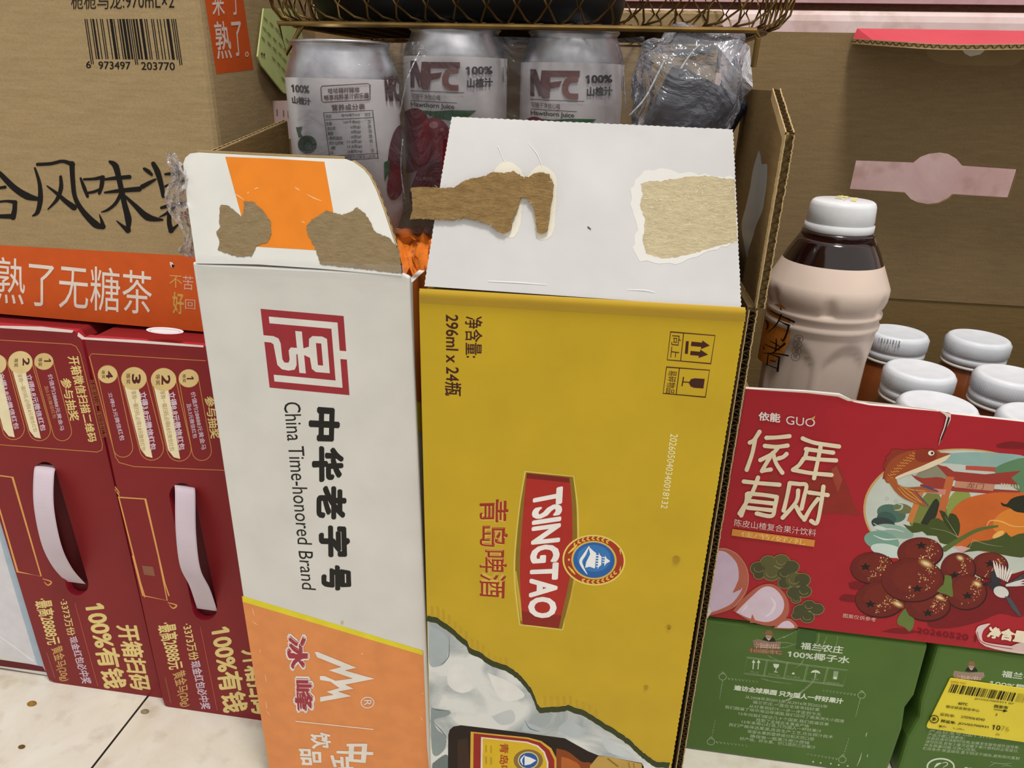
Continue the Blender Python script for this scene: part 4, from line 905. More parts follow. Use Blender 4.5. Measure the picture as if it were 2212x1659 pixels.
mk('dark_pouch', V, Fc, mat('#2c303e', .35, 'liquid'), label='dark blue grey pouch inside the crumpled clear bag', cat='pouch', bevel=.006, seg=3, origin=p)

# ------------------------------------------------------------------ wire basket with a dark pan
BZ, BX0, BX1, BY0, BY1, BR_ = .6172, -.268, .110, .527, .745, .05
t = thing('wire_basket', 'dark bronze wire mesh basket resting on top of the juice cans', 'basket', (-.07, .58, .6155))
BRZ = mat('#7a6238', .40, 'metal'); BRZD = mat('#4a3d2a', .42, 'metal')
def rrect(x0, x1, y0, y1, r, n=10):
    out = []
    for cx, cy, a0 in ((x1-r, y0+r, -90), (x1-r, y1-r, 0), (x0+r, y1-r, 90), (x0+r, y0+r, 180)):
        for k in range(n+1): a = math.radians(a0+90*k/n); out.append((cx+r*math.cos(a), cy+r*math.sin(a)))
    return out
def perim(d):
    """point on the rounded footprint at arc length d."""
    L = perim.L; d %= L[-1]
    for k in range(len(L)-1):
        if L[k+1] >= d:
            a, b = perim.P[k], perim.P[(k+1) % len(perim.P)]; u = (d-L[k])/max(1e-9, L[k+1]-L[k]); return (a[0]+(b[0]-a[0])*u, a[1]+(b[1]-a[1])*u)
perim.P = rrect(BX0, BX1, BY0, BY1, BR_); L = [0]
for a_, b_ in zip(perim.P, perim.P[1:]+perim.P[:1]): L.append(L[-1]+math.hypot(b_[0]-a_[0], b_[1]-a_[1]))
perim.L = L
cxm, cym = (BX0+BX1)/2, (BY0+BY1)/2
def wall_pt(d, h):      # h: height along the wall; lower 15 mm curls inwards
    x, y = perim(d); R0 = .016
    if h < R0: a = h/R0*math.pi/2; ins, z = R0*(1-math.sin(a)), R0*(1-math.cos(a))
    else: ins, z = 0, h
    v = Vector((cxm-x, cym-y)); 
    k = v.length; v.normalize(); return Vector((x+v.x*ins, y+v.y*ins, BZ+z))
paths = []; n = int(L[-1]/.0205); st = L[-1]/n
for k in range(n):
    for s in (-1, 1):
        H = [h*.006 for h in range(17)]; z = []
        for h in H:
            ph = (h/.0125) % 2; tri = ph if ph < 1 else 2-ph
            z.append(wall_pt(k*st+s*tri*st*.5, h))
        paths.append(z)
V, Fc = tube(paths, .0008, 5)
mk('wire_mesh_wall', V, Fc, BRZ, None, t, smooth=True)
paths = []
def inside(x, y):
    dx = max(abs(x-cxm)-((BX1-BX0)/2-BR_), 0); dy = max(abs(y-cym)-((BY1-BY0)/2-BR_), 0); return dx*dx+dy*dy < (BR_-.014)**2
for j in range(-2, 24):
    for s in (-1, 1):
        cur = []; 
        for i in range(0, 70):
            x = BX0+.014+i*.005; ph = (i/2.0) % 2; tri = ph if ph < 1 else 2-ph
            y = BY0+.012+j*.0095*1.0+s*tri*.0047
            if inside(x, y): cur.append(Vector((x, y, BZ+.0003*s)))
            else:
                if len(cur) > 1: paths.append(cur)
                cur = []
        if len(cur) > 1: paths.append(cur)
V, Fc = tube(paths, .0007, 4); mk('wire_mesh_base', V, Fc, BRZD, None, t, smooth=True)
fr_ = rrect(BX0+.016, BX1-.016, BY0+.016, BY1-.016, BR_-.016)
V, Fc = tube([[(x, y, BZ-.001) for x, y in fr_]], .0017, 6, True); mk('base_frame', V, Fc, BRZ, None, t, smooth=True)
for yy, nm in ((.520, 'front'), (.72, 'rear')):
    a_, b_ = PY(.520).hit(600, 38), PY(.520).hit(1632, 76)
    q = [(a_.x+.006, yy+.02, BZ-.018), (a_.x, yy, BZ-.0030), (a_.x+.03, yy, BZ-.0030), (b_.x-.02, yy, BZ-.0030), (b_.x, yy, BZ-.0030), (b_.x+.002, yy+.001, BZ-.0075), (b_.x+.002, yy+.004, BZ-.024)]
    if nm == 'front': q = [(a_.x+.016, yy+.004, BZ-.0030), (a_.x+.005, yy-.002, BZ-.022)]+[(a_.x, yy, BZ-.0030)]+q[2:]
    V, Fc = tube([q], .0018, 8); mk('foot_wire', V, Fc, BRZ, None, t, smooth=False, label=nm+' bent wire foot')
# dark pan in the basket
pc = PY(.640).hit(1010, 20); px_ = pc.x
t = thing('dark_pan', 'black oval pan lying inside the wire basket', 'pan', (px_, .640, BZ+.001))
bk = mat('#0d0d0e', .45, 'ink')
lathe('pan_bowl', [(.0, BZ+.0015), (.080, BZ+.0015), (.0865, BZ+.006), (.0892, BZ+.02), (.0905, BZ+.055), (.0925, BZ+.0555), (.0925, BZ+.057), (.089, BZ+.057), (.0865, BZ+.022), (.083, BZ+.009), (0, BZ+.006)], px_, .640, bk, t, n=72, ex=1.42)
V, Fc = tube([[(px_+1.42*.0915*math.cos(k*.0873), .640+.0915*math.sin(k*.0873), BZ+.0565) for k in range(72)]], .0014, 6, True); mk('rolled_rim', V, Fc, mat('#6d6f74', .3, 'metal'), None, t, smooth=True)

# ------------------------------------------------------------------ things behind the cans
BYb = .745; q = PY(BYb)
t = thing('kraft_carton', 'kraft carton with a white band standing behind the juice cans', 'carton', (-.10, .77, 0))
l = q.hit(628, 60).x; r_ = q.hit(1560, 60).x
kb2 = box('carton_body', l, r_, BYb, BYb+.1, 0, .645, mat('#a58c66', .85, 'kraft'), t, bevel=.003)
a = Art(q).fr(520, 0, 2.963)
a.poly([(590, 60), (1000, 110), (1700, 160), (1700, 300), (590, 215)], '#d8cfc6'); a.text('悦日八宝茶', [(345, 112), (548, 132), (550, 162), (345, 150)], '#2a211a', .0)
a.build('lettering', kb2)
t = thing('green_card', 'pale green paper card against the shaded side of the tall kraft carton', 'card', PX(KXR+.003).hit(610, 190))
cp_ = P3(PX(KXR+.0035).hit(560, 30), PX(KXR+.004).hit(557, 130), PX(KXR+.007).hit(650, 90))
gc = panel('card_sheet', cp_, [(570, 18), (640, 18), (655, 84), (640, 150), (626, 206), (612, 200), (566, 142), (557, 122)], .0012, mat('#ccd68e', .6, 'card'), t)
a = Art(cp_, base=.0004).fr(520, 0, 2.963)
rr = random.Random(9)
for k in range(6):
    for j in range(3+k//2):
        x = 150+k*34+rr.uniform(-6, 6)-j*6; y = 110+j*62+k*34; a.stroke([(x, y), (x+22, y+26)], [5, 7, 4], '#7d8744')
for x, y in ((135, 345), (150, 350)): a.ell((x, y), 6, 10, '#5c6434')
a.build('lettering', gc)
p0 = PY(.60); t = thing('pink_label', 'pale pink paper label standing behind the left edge of the leftmost can', 'label', p0.hit(612, 290))
lb = panel('label_sheet', p0, [(587, 218), (650, 216), (650, 300), (592, 300)], .001, mat('#c9b0ac', .6, 'card'), t)
a = Art(p0, base=.0004)
for x, y in ((598, 236), (612, 238), (616, 262), (622, 240)): a.line([(x, y), (x+1, y+12)], 3, '#8a7470')
a.build('lettering', lb)

# ------------------------------------------------------------------ open red juice carton on the right
RY, RD = .507, .315; rp = PY(RY); ZB = .157; RX0 = rp.hit(1611, 842).x; RX1 = .52
t = thing('juice_carton', 'open red juice carton with painted fruit, lid raised, standing on the green cartons', 'carton', (.3, .66, ZB))
REDC = mat('#a81f2b', .34, 'card')
tops = [(1611, 839), (1660, 842), (1740, 846), (1815, 853), (1845, 868), (1880, 875), (2048, 890), (2056, 894), (2130, 902), (2212, 911), (2967, 968)]
front = panel('front_panel', rp, tops+[(2684, 1472), (2212, 1414), (1524, 1331)], .004, (REDC, WHITE, KRAFTIN), t, bevel=.0008)
zt = .372; HYr = RY+RD
box('left_wall', RX0, RX0+.004, RY+.0042, HYr, ZB, zt, KRAFTIN, t); box('right_wall', RX1, RX1+.004, RY+.0042, HYr, ZB, zt, KRAFTIN, t)
box('carton_base', RX0+.004, RX1, RY+.0042, HYr, ZB, ZB+.004, KRAFTIN, t)
lp = PY(HYr)
lid_top = [(1500, 58), (1700, 64), (1840, 71), (2460, 96)]; h0, h1 = lp.hit(1920, 640), lp.hit(2212, 657)
box('back_wall', RX0, RX1+.004, HYr+.0002, HYr+.0042, ZB, h0.z, KRAFTIN, t)
X0l = RX0-.004
bar = [(960, 1150), (1100, 1155), (1370, 1165)]+[(1376, 1160), (1420, 1125), (1480, 1102), (1560, 1093), (1630, 1105), (1690, 1140), (1730, 1188)]+[(2123, 1215), (2058, 1418), (1660, 1393), (1630, 1420), (1560, 1455), (1480, 1465), (1400, 1450), (1350, 1425), (1310, 1380), (915, 1355)]
hole = [(1560+x/3.318, y/3.318) for x, y in bar]
lidp = Plane((0, HYr-.001, 0), (0, -1, 0)); ol = [lp.hit(1560, 60), lp.hit(1840, 71)]
V0 = []
def px_of(P):
    v = Vector(P)-EYE; w = v.dot(FW); return (CX+F*v.dot(RT)/w, CY-F*v.dot(UP)/w)
ztl = lp.hit(1840, 71).z
lid = panel('lid', lidp, [px_of((X0l, HYr-.001, h0.z-.002)), px_of((X0l, HYr-.001, ztl)), px_of((RX1, HYr-.001, ztl)), px_of((RX1, HYr-.001, h0.z-.002))], .004, (mat('#857050', .9, 'kraft'), LINER, REDC), t, holes=[hole])
lid['label'] = 'brown inner side of the raised lid with a handle slot'
# front lip of the lid: hangs forward, red on top, ragged corrugated edge
xa = lp.hit(1840, 71).x+.004; V = []; Fc = []; I = []
for k in range(31):
    u = k/30; x = xa+(RX1-xa)*u; sag = .004*math.sin(u*7)+.006*u
    dep = .006+.069*min(1, u*9)**.7+.003*math.sin(u*23)
    zf = PY(HYr-dep).hit(1840+372*u*1.2, 84+22*u*1.2+5*math.sin(u*9)).z
    for th in (0, .004): V += [(x, HYr-.001, ztl+.004-th), (x-.004, HYr-.001-dep, zf-th)]
    if k:
        b = 4*(k-1); Fc += [(b, b+1, b+5, b+4), (b+2, b+6, b+7, b+3), (b+1, b+3, b+7, b+5)]; I += [0, 1, 2]
mk('lid_lip', V, Fc, [mat('#c8414e', .4, 'card'), KRAFTIN, LINER], I, t, label='red front lip of the lid')
for k in range(3, 30, 1): pass
eA, eB = V[4*3+1], V[4*30+1]
pv = [Vector(V[4*k+1])+Vector((0, -.0006, -.002)) for k in range(0, 31)]
Vt = []; Ft = []; It = []
def waveedge(name, pts, parent, amp=.0019, pitch=.007):
    V = []; Fc = []; I = []; L = 0; acc = []
    for a_, b_ in zip(pts, pts[1:]):
        n = 8
        for k in range(n): acc.append((a_.lerp(b_, k/n)))
    ds = [0]
    for a_, b_ in zip(acc, acc[1:]): ds.append(ds[-1]+(b_-a_).length)
    for f, th, m in ((lambda d: amp, .0004, 0), (lambda d: -amp, .0004, 0), (lambda d: amp*.85*math.sin(2*math.pi*d/pitch), .0003, 1)):
        s = len(V)
        for p, d in zip(acc, ds):
            q = p+Vector((0, 0, f(d))); V += [q-Vector((0, 0, th)), q+Vector((0, 0, th)), q+Vector((0, .006, -th)), q+Vector((0, .006, th))]
        for k in range(len(acc)-1): b = s+4*k; Fc += [(b, b+1, b+5, b+4), (b, b+4, b+6, b+2), (b+1, b+3, b+7, b+5)]; I += [m]*3
    return mk(name, V, Fc, [LINER, FLUTE], I, parent)
waveedge('cut_edge', [p+Vector((0, -.0005, .0)) for p in pv], t)
a = Art(Plane((0, HYr-.0012, 0), (0, -1, 0))).fr(1560, 0, 3.318)
a.poly([(1450, 300), (2160, 345), (2145, 430), (2080, 465), (1850, 470), (1600, 455), (1500, 420), (1460, 370)], '#8d7750', smooth=5)
a.poly([(1715, 350), (1885, 360), (1850, 390), (1780, 405), (1740, 385)], '#d9cfc6')
a.build('thumb_slot_print', lid)
# printing on the red front
CR = '#e6d9ba'
a = Art(rp, base=.0006, rough=.4).fr(1520, 840, 2.86)
a.text('依能', [(340, 140), (476, 152), (472, 210), (338, 194)], '#ead9d4', .03); a.text('GUO', [(510, 166), (690, 186), (686, 236), (508, 218)], '#ead9d4', .0)
a.poly([(650, 182), (668, 178), (690, 165), (684, 186), (668, 192)], '#c79a55')
for st in ([(345, 265), (312, 315), (285, 332)], [(318, 310), (300, 400), (266, 500)], [(388, 302), (450, 300), (530, 292)], [(378, 352), (450, 358), (518, 350)], [(462, 358), (425, 400), (350, 440)], [(408, 425), (378, 475), (360, 508)], [(362, 506), (414, 498)], [(428, 395), (448, 460), (486, 518)], [(512, 402), (492, 420), (462, 430)],
    [(612, 306), (640, 318), (700, 336), (836, 356)], [(640, 372), (626, 428)], [(625, 425), (720, 436), (818, 442)], [(632, 372), (720, 384), (800, 394)], [(618, 430), (590, 470), (552, 500)], [(552, 500), (660, 520), (790, 532)], [(722, 360), (704, 450), (682, 552)],
    [(248, 572), (340, 582), (468, 592)], [(336, 548), (300, 640), (222, 770)], [(276, 646), (380, 656), (452, 668)], [(452, 668), (440, 730), (420, 785), (328, 770)], [(268, 650), (262, 700), (232, 782)], [(286, 692), (430, 708)], [(272, 734), (420, 750)],
    [(532, 582), (514, 670), (494, 752)], [(532, 582), (590, 588), (634, 596), (620, 670), (604, 740)], [(584, 628), (570, 700), (488, 796)], [(572, 728), (596, 776), (620, 802)], [(652, 640), (710, 648), (766, 656)], [(740, 604), (724, 720), (700, 826), (664, 816)], [(706, 680), (660, 740), (622, 808)]):
    a.stroke(st, [27, 24, 27], CR)
a.text('陈皮山楂复合果汁饮料', [(192, 803), (697, 868), (692, 912), (188, 848)], '#e2c9c0', .0)
a.quad([(178, 865), (688, 934), (682, 976), (172, 906)], '#d58f3c'); a.text('佳/节/好/礼', [(230, 880), (632, 932), (626, 966), (228, 912)], '#ecc47e', -.005)
a.text('图案仅供参考', [(862, 1386), (1066, 1414), (1062, 1440), (860, 1412)], '#d9b8a8', .0); a.text('20260520 1', [(1322, 1480), (1690, 1530), (1680, 1566), (1316, 1512)], '#6e1a1e', -.005)
a.build('lettering', front)
DR = '#7a1a20'
a = Art(rp, base=.0001, rough=.4).fr(1520, 840, 2.86)
a.poly([(700, 770), (600, 600), (640, 560), (800, 478), (830, 470), (890, 600), (930, 720), (970, 778), (840, 772)], '#8f2e26', smooth=3); a.poly([(380, 600), (430, 515), (500, 610), (520, 700), (380, 700)], '#96302a', smooth=3)
a.poly([(790, 500), (820, 476), (858, 560), (830, 640), (800, 560)], '#a04434')
a.poly([(1500, 1150), (1900, 1100), (2020, 1180), (1980, 1400), (1830, 1390), (1700, 1440), (1500, 1480), (1380, 1440)], DR, smooth=5); a.poly([(840, 1290), (880, 1270), (1000, 1290), (960, 1320), (850, 1310)], DR, smooth=4); a.poly([(1810, 345), (1900, 325), (2020, 345), (1990, 370), (1830, 365)], DR, smooth=4); a.poly([(1100, 1500), (1200, 1478), (1320, 1500), (1240, 1515)], DR, smooth=4); a.poly([(895, 1200), (960, 1190), (1060, 1230), (920, 1240)], DR, smooth=4)
# landscape oval
a.ell((1630, 770), 645, 400, '#c9a46a', rot=4, n=72); a.ell((1634, 774), 635, 394, '#c3cbc2', rot=4, n=72)
a.poly([(1300, 500), (1420, 420), (1620, 392), (1900, 402), (1995, 430), (1995, 520), (1700, 480), (1450, 460)], '#8fb0aa', smooth=5)
a.poly([(1300, 540), (1400, 470), (1480, 480), (1560, 560), (1400, 580)], '#8d8a74', smooth=4); a.poly([(1780, 500), (1880, 450), (2000, 440), (2000, 640), (1900, 600)], '#5d8560', smooth=4)
a.poly([(1270, 820), (1330, 700), (1420, 620), (1480, 700), (1520, 800), (1480, 900), (1300, 860)], '#77803f', smooth=4); a.poly([(1500, 700), (1560, 630), (1640, 640), (1640, 740), (1520, 790)], '#8c9a4c', smooth=4); a.poly([(1340, 830), (1420, 690), (1450, 690), (1455, 740), (1420, 820), (1400, 850)], '#2c3324', smooth=3)
for c, r1, r2, col in (((1160, 770), 90, 55, '#4f6f62'), ((1130, 800), 60, 40, '#3d5c55'), ((1230, 740), 60, 30, '#70744a'), ((1110, 835), 75, 40, '#36413f'), ((1180, 880), 120, 40, '#8fae9e'), ((1100, 940), 110, 60, '#7ba392'), ((1140, 1000), 110, 40, '#cbdbd4'), ((1090, 860), 40, 12, '#c9d6cf')): a.ell(c, r1, r2, col, rot=12)
a.stroke([(1050, 830), (1110, 862), (1180, 868), (1240, 884)], [3, 9, 3], '#cfd8d2'); a.stroke([(1180, 750), (1215, 745), (1228, 720), (1200, 712)], [4, 12, 4], '#a9c7ba'); a.stroke([(1050, 905), (1120, 930), (1200, 926)], [3, 10, 3], '#d4e0da')
for c in ((1132, 678), (1188, 695)): a.line([(c[0]+11*math.cos(k*.785), c[1]+9*math.sin(k*.785)) for k in range(8)], 2.5, '#9aa7a2', closed=True)
# gate
G1, G2 = '#9c3a30', '#b65142'
a.poly([(1440, 470), (1500, 480), (1545, 510), (1740, 528), (1960, 506), (1900, 550), (1940, 590), (1700, 590), (1520, 560)], G1); a.poly([(1620, 474), (1805, 484), (1800, 512), (1618, 500)], G2)
a.poly([(1280, 528), (1350, 552), (1440, 545), (1500, 560), (1520, 600), (1360, 590)], G1, smooth=2); a.poly([(1340, 588), (1960, 630), (1950, 660), (1335, 618)], G1); a.poly([(1500, 540), (1550, 545), (1470, 840), (1430, 820)], '#c0683c'); a.poly([(1338, 600), (1372, 610), (1290, 830), (1255, 815)], '#c77b42'); a.poly([(1360, 610), (1500, 622), (1490, 655), (1352, 640)], '#c88a76')
a.poly([(1560, 566), (1800, 588), (1788, 634), (1548, 610)], '#c08a70'); a.line([(1560, 566), (1800, 588), (1788, 634), (1548, 610)], 4, G1, closed=True); a.text('龙门', [(1630, 576), (1735, 586), (1725, 622), (1622, 610)], '#7a3a2a', .0)
for k in range(7): a.line([(1840+k*17, 582+k*2), (1846+k*17, 604+k*2)], 7, '#d9b8a0')
# persimmon
a.poly([(1500, 960), (1510, 800), (1600, 690), (1760, 645), (1900, 640), (2080, 660), (2200, 800), (2150, 960), (1800, 1010)], '#c8642a', smooth=6); a.poly([(1790, 870), (1800, 800), (1900, 740), (2080, 760), (2100, 900), (1900, 930)], '#d9822f', smooth=5); a.stroke([(1745, 860), (1770, 815), (1840, 820), (1910, 848), (2000, 850)], [4, 9, 5], '#e8b05c'); a.ell((1820, 900), 40, 16, '#e9b765', rot=-30)
a.poly([(1835, 700), (1870, 712), (1900, 680), (1960, 660), (2060, 660), (2060, 760), (1940, 762), (1890, 735), (1845, 722)], '#262a1c', smooth=3)
# leaves and stem
LG, LD = '#465326', '#37421f'
a.poly([(1232, 835), (1290, 850), (1300, 825), (1380, 840), (1400, 810), (1450, 800), (1520, 850), (1570, 920), (1520, 960), (1460, 950), (1440, 910), (1380, 905), (1350, 880), (1290, 890)], LG, smooth=2); a.poly([(1455, 750), (1490, 760), (1512, 800), (1520, 770), (1560, 780), (1585, 840), (1572, 910), (1540, 890), (1490, 830)], LD, smooth=2)
a.poly([(1600, 1012), (1650, 950), (1760, 935), (1850, 905), (1870, 885), (1900, 915), (1990, 890), (2010, 1030), (1900, 1035), (1780, 1010), (1700, 1000)], LG, smooth=2); a.stroke([(1490, 990), (1600, 920), (1700, 870), (1815, 848)], [34, 26, 22, 14], '#5b6b32'); a.poly([(1540, 975), (1590, 970), (1650, 985), (1600, 1010)], '#d9a8a0')
for st in ([(1570, 915), (1500, 880), (1400, 860)], [(1570, 915), (1530, 850), (1490, 790)], [(1660, 940), (1640, 980), (1610, 1008)], [(1660, 930), (1750, 960), (1850, 975)]): a.stroke(st, [3, 2, 1], '#aab084')
# hawthorn berries
rb = random.Random(12); HB = ('#6c241e', '#7d3026', '#571a17')
for (c, r1, r2, star, hi) in (((1040, 1105), 132, 95, (1000, 1100), None), ((1765, 1090), 110, 80, (1770, 1080), None), ((1336, 1010), 138, 92, (1345, 968), None), ((1570, 1112), 105, 100, (1550, 1152), (1585, 1045)), ((1620, 1255), 125, 105, (1630, 1278), (1690, 1205)), ((1090, 1300), 152, 108, (1030, 1330), (1200, 1330)), ((1380, 1340), 140, 90, (1385, 1385), (1460, 1290)), ((1290, 1180), 190, 132, (1320, 1235), (1375, 1080))):
    a.ell((c[0]+3, c[1]+4), r1+5, r2+5, '#3a1210'); a.ell(c, r1, r2, HB[0]); a.ell((c[0]+r1*.12, c[1]-r2*.12), r1*.78, r2*.74, '#74281f')
    if hi:
        a.ell(hi, r1*.28, r2*.2, '#8f5532', rot=25); a.ell(hi, r1*.2, r2*.13, '#c09a62', rot=25); a.ell(hi, r1*.12, r2*.07, '#e6d3a6', rot=25)
    for _ in range(int(r1*.42)):
        an = rb.uniform(-.9, 1.9); d = rb.uniform(.25, .92); p_ = (c[0]+math.cos(an)*r1*d, c[1]+math.sin(an-.5)*r2*d)
        if abs(p_[0]-star[0])+abs(p_[1]-star[1]) > 45: q_ = rb.uniform(2.2, 4.6); a.hold = _ > 0; a.ell(p_, q_, q_, rb.choice(('#d9b26c', '#e6caa0', '#b98a4c')), n=7)
    a.hold = False; P_ = []
    for k in range(10): an = k*.628+.3; rr_ = 34 if k % 2 else 15; P_.append((star[0]+math.cos(an)*rr_*1.1, star[1]+math.sin(an)*rr_*.8))
    a.poly(P_, '#1f1a16')
for pts in ([(1490, 1150), (1530, 1160), (1535, 1220), (1540, 1285), (1500, 1270), (1440, 1250), (1480, 1210)], [(1245, 1355), (1270, 1400), (1300, 1420), (1295, 1470), (1270, 1500), (1240, 1470), (1205, 1460), (1195, 1430), (1215, 1390)]): a.poly(pts, '#66793a', smooth=2)
# carp
a.poly([(1160, 375), (1200, 372), (1240, 378), (1300, 375), (1240, 395), (1180, 440), (1150, 500), (1125, 560), (1105, 555), (1118, 500), (1108, 470), (1130, 440), (1120, 430), (1150, 400)], '#8a3526')
a.poly([(1200, 590), (1130, 580), (1118, 540), (1125, 490), (1160, 440), (1220, 400), (1300, 378), (1380, 372), (1440, 378), (1465, 395), (1528, 400), (1500, 430), (1440, 460), (1360, 495), (1260, 520), (1200, 545), (1186, 560)], '#9c4a26', smooth=2)
for k in range(9):
    for j in range(3):
        x, y = 1300-k*19-j*2, 392+k*13+j*17+k*k*.5; a.line([(x-10, y), (x-2, y+9), (x+8, y+4)], 3.2, '#d9a24e')
a.poly([(1310, 380), (1380, 374), (1430, 380), (1440, 420), (1400, 450), (1330, 450), (1305, 420)], '#8c3420', smooth=3); a.poly([(1528, 402), (1500, 440), (1420, 480), (1340, 512), (1250, 535), (1190, 560), (1186, 545), (1240, 520), (1340, 480), (1430, 440)], '#e3d3b4', smooth=2)
a.ell((1406, 397), 19, 15, '#ece6dc'); a.ell((1411, 397), 8, 8, '#2a1712')
a.poly([(1125, 545), (1190, 555), (1200, 590), (1260, 610), (1330, 605), (1440, 625), (1445, 640), (1370, 635), (1320, 640), (1350, 690), (1390, 725), (1320, 710), (1240, 680), (1180, 630)], '#a85a2c', smooth=2)
for st in ([(1210, 600), (1260, 650), (1340, 700)], [(1220, 600), (1280, 640), (1350, 705)], [(1240, 610), (1300, 625), (1370, 630)], [(1200, 610), (1250, 665), (1320, 705)]): a.stroke(st, [2, 4, 2], '#e0b35e')
a.stroke([(1340, 598), (1390, 612), (1443, 632)], [4, 14, 6], '#4a4a78'); a.stroke([(1300, 620), (1340, 670), (1388, 722)], [2, 7, 5], '#4a4a78')
# magpie
a.poly([(1740, 1200), (1790, 1190), (1840, 1210), (1890, 1250), (1880, 1280), (1830, 1285), (1790, 1250)], '#2f2f33', smooth=3); a.ell((1838, 1255), 48, 34, '#d9d8d2', rot=20); a.poly([(1770, 1130), (1800, 1125), (1840, 1150), (1835, 1190), (1800, 1205), (1775, 1180)], '#33333a', smooth=3)
for k in range(7): a.stroke([(1815+k*10, 1160+k*5), (1800+k*16, 1105+k*6), (1790+k*19, 1062+k*9)], [8, 14, 4], '#e4dcd4', smooth=4)
for k in range(5): a.stroke([(1870, 1205+k*3), (1930, 1180+k*8), (1985, 1140+k*18)], [8, 16, 6], '#d8d4d0' if k > 1 else '#46464c', smooth=4)
a.poly([(1860, 1280), (1895, 1290), (1935, 1350), (1960, 1400), (1950, 1405), (1900, 1350)], '#4a5058'); a.poly([(1715, 1215), (1750, 1200), (1760, 1215)], '#25252a')
# ginger slices and peel at lower left
OUT, LIL, LIL2 = '#b56450', '#cdb8cc', '#d9c6d6'
a.poly([(75, 985), (150, 985), (235, 1050), (275, 1150), (262, 1260), (190, 1350), (60, 1395), (20, 1380), (22, 1280)], OUT, smooth=5); a.poly([(80, 1000), (140, 1010), (205, 1080), (215, 1180), (180, 1260), (240, 1230), (180, 1320), (80, 1370), (25, 1370), (30, 1250)], LIL, smooth=4)
a.line([(100, 985), (200, 1015), (270, 1120), (265, 1240), (190, 1345)], 5, '#c48474', smooth=5)
a.poly([(180, 1370), (270, 1270), (360, 1210), (450, 1215), (520, 1300), (520, 1400), (440, 1465), (300, 1440)], OUT, smooth=5); a.poly([(200, 1380), (290, 1290), (370, 1225), (440, 1235), (495, 1310), (480, 1390), (400, 1440), (290, 1420)], LIL2, smooth=5); a.poly([(180, 1260), (215, 1180), (250, 1190), (230, 1240)], OUT)
a.poly([(430, 1480), (480, 1430), (540, 1420), (580, 1480)], OUT, smooth=3); a.poly([(450, 1475), (490, 1440), (530, 1435), (560, 1476)], LIL2, smooth=3); a.poly([(285, 1445), (300, 1390), (325, 1445)], OUT); a.stroke([(415, 1290), (440, 1330), (420, 1380), (385, 1405)], [6, 20, 8], '#e4dbe2'); a.stroke([(235, 1380), (260, 1350), (270, 1335)], [4, 9, 3], '#e4dbe2')
CLg, CLd = '#5e5c34', '#4a4a2e'
for base, cl in ((CLd, [((340, 1110), 50), ((400, 1070), 48), ((480, 1065), 50), ((540, 1100), 48), ((420, 1140), 55), ((340, 1150), 30), ((500, 1140), 45), ((500, 1200), 40), ((560, 1180), 55), ((610, 1180), 48), ((620, 1250), 45), ((560, 1260), 45), ((570, 1300), 28), ((600, 1370), 45), ((650, 1340), 40), ((700, 1360), 42), ((640, 1410), 42), ((575, 1400), 30)]),):
    for c, r in cl: a.ell(c, r+4, r*.8+4, '#8a8756')
    for c, r in cl: a.ell(c, r, r*.8, base if (c[0]+c[1]) % 3 else CLg)
    for c, r in cl[::2]: a.line([(c[0]+r*.6*math.cos(.4+k*.5), c[1]+r*.45*math.sin(.4+k*.5)) for k in range(7)], 3, '#8f8a58')
# ribbon
a.poly([(1680, 1500), (1700, 1465), (1770, 1450), (1730, 1490), (1720, 1540), (1760, 1570), (2000, 1605), (2000, 1640), (1740, 1590)], '#dcc8c6', smooth=4); a.line([(1690, 1500), (1712, 1560), (1800, 1590), (2000, 1620)], 6, '#b5564a', smooth=4)
a.text('净含量', [(1766, 1466), (2002, 1498), (1988, 1574), (1748, 1536)], '#efe3c8', .05); a.poly([(1900, 1590), (1950, 1570), (2000, 1576), (2000, 1625), (1920, 1618)], '#d9bcb6', smooth=3)
a.build('painted_picture', front, 'painted carp, gate, persimmon, hawthorn berries and magpie')
a = Art(rp, base=.0009).fr(1520, 840, 2.86)
a.poly([(1445, 130), (1500, 146), (1528, 156), (1526, 190), (1500, 245), (1470, 320), (1452, 350), (1462, 300), (1484, 240), (1500, 175), (1490, 160)], '#d9cfc6'); a.poly([(1512, 170), (1522, 180), (1502, 240), (1472, 315), (1455, 345), (1464, 310), (1490, 245)], '#2a1614')
a.poly([(258, 0), (420, 4), (640, 16), (840, 36), (900, 62), (960, 72), (1200, 98), (1440, 130), (1440, 136), (1200, 106), (960, 80), (890, 74), (830, 48), (640, 26), (420, 12)], '#dccfc0'); a.build('torn_edge', front, 'pale torn paper edge and slit')

panel('paper_chip', Off(rp, .003), [(1519, 1318), (1531, 1309), (1537, 1322), (1528, 1336)], .001, WHITE, t, label='small white paper chip at the lower left corner')
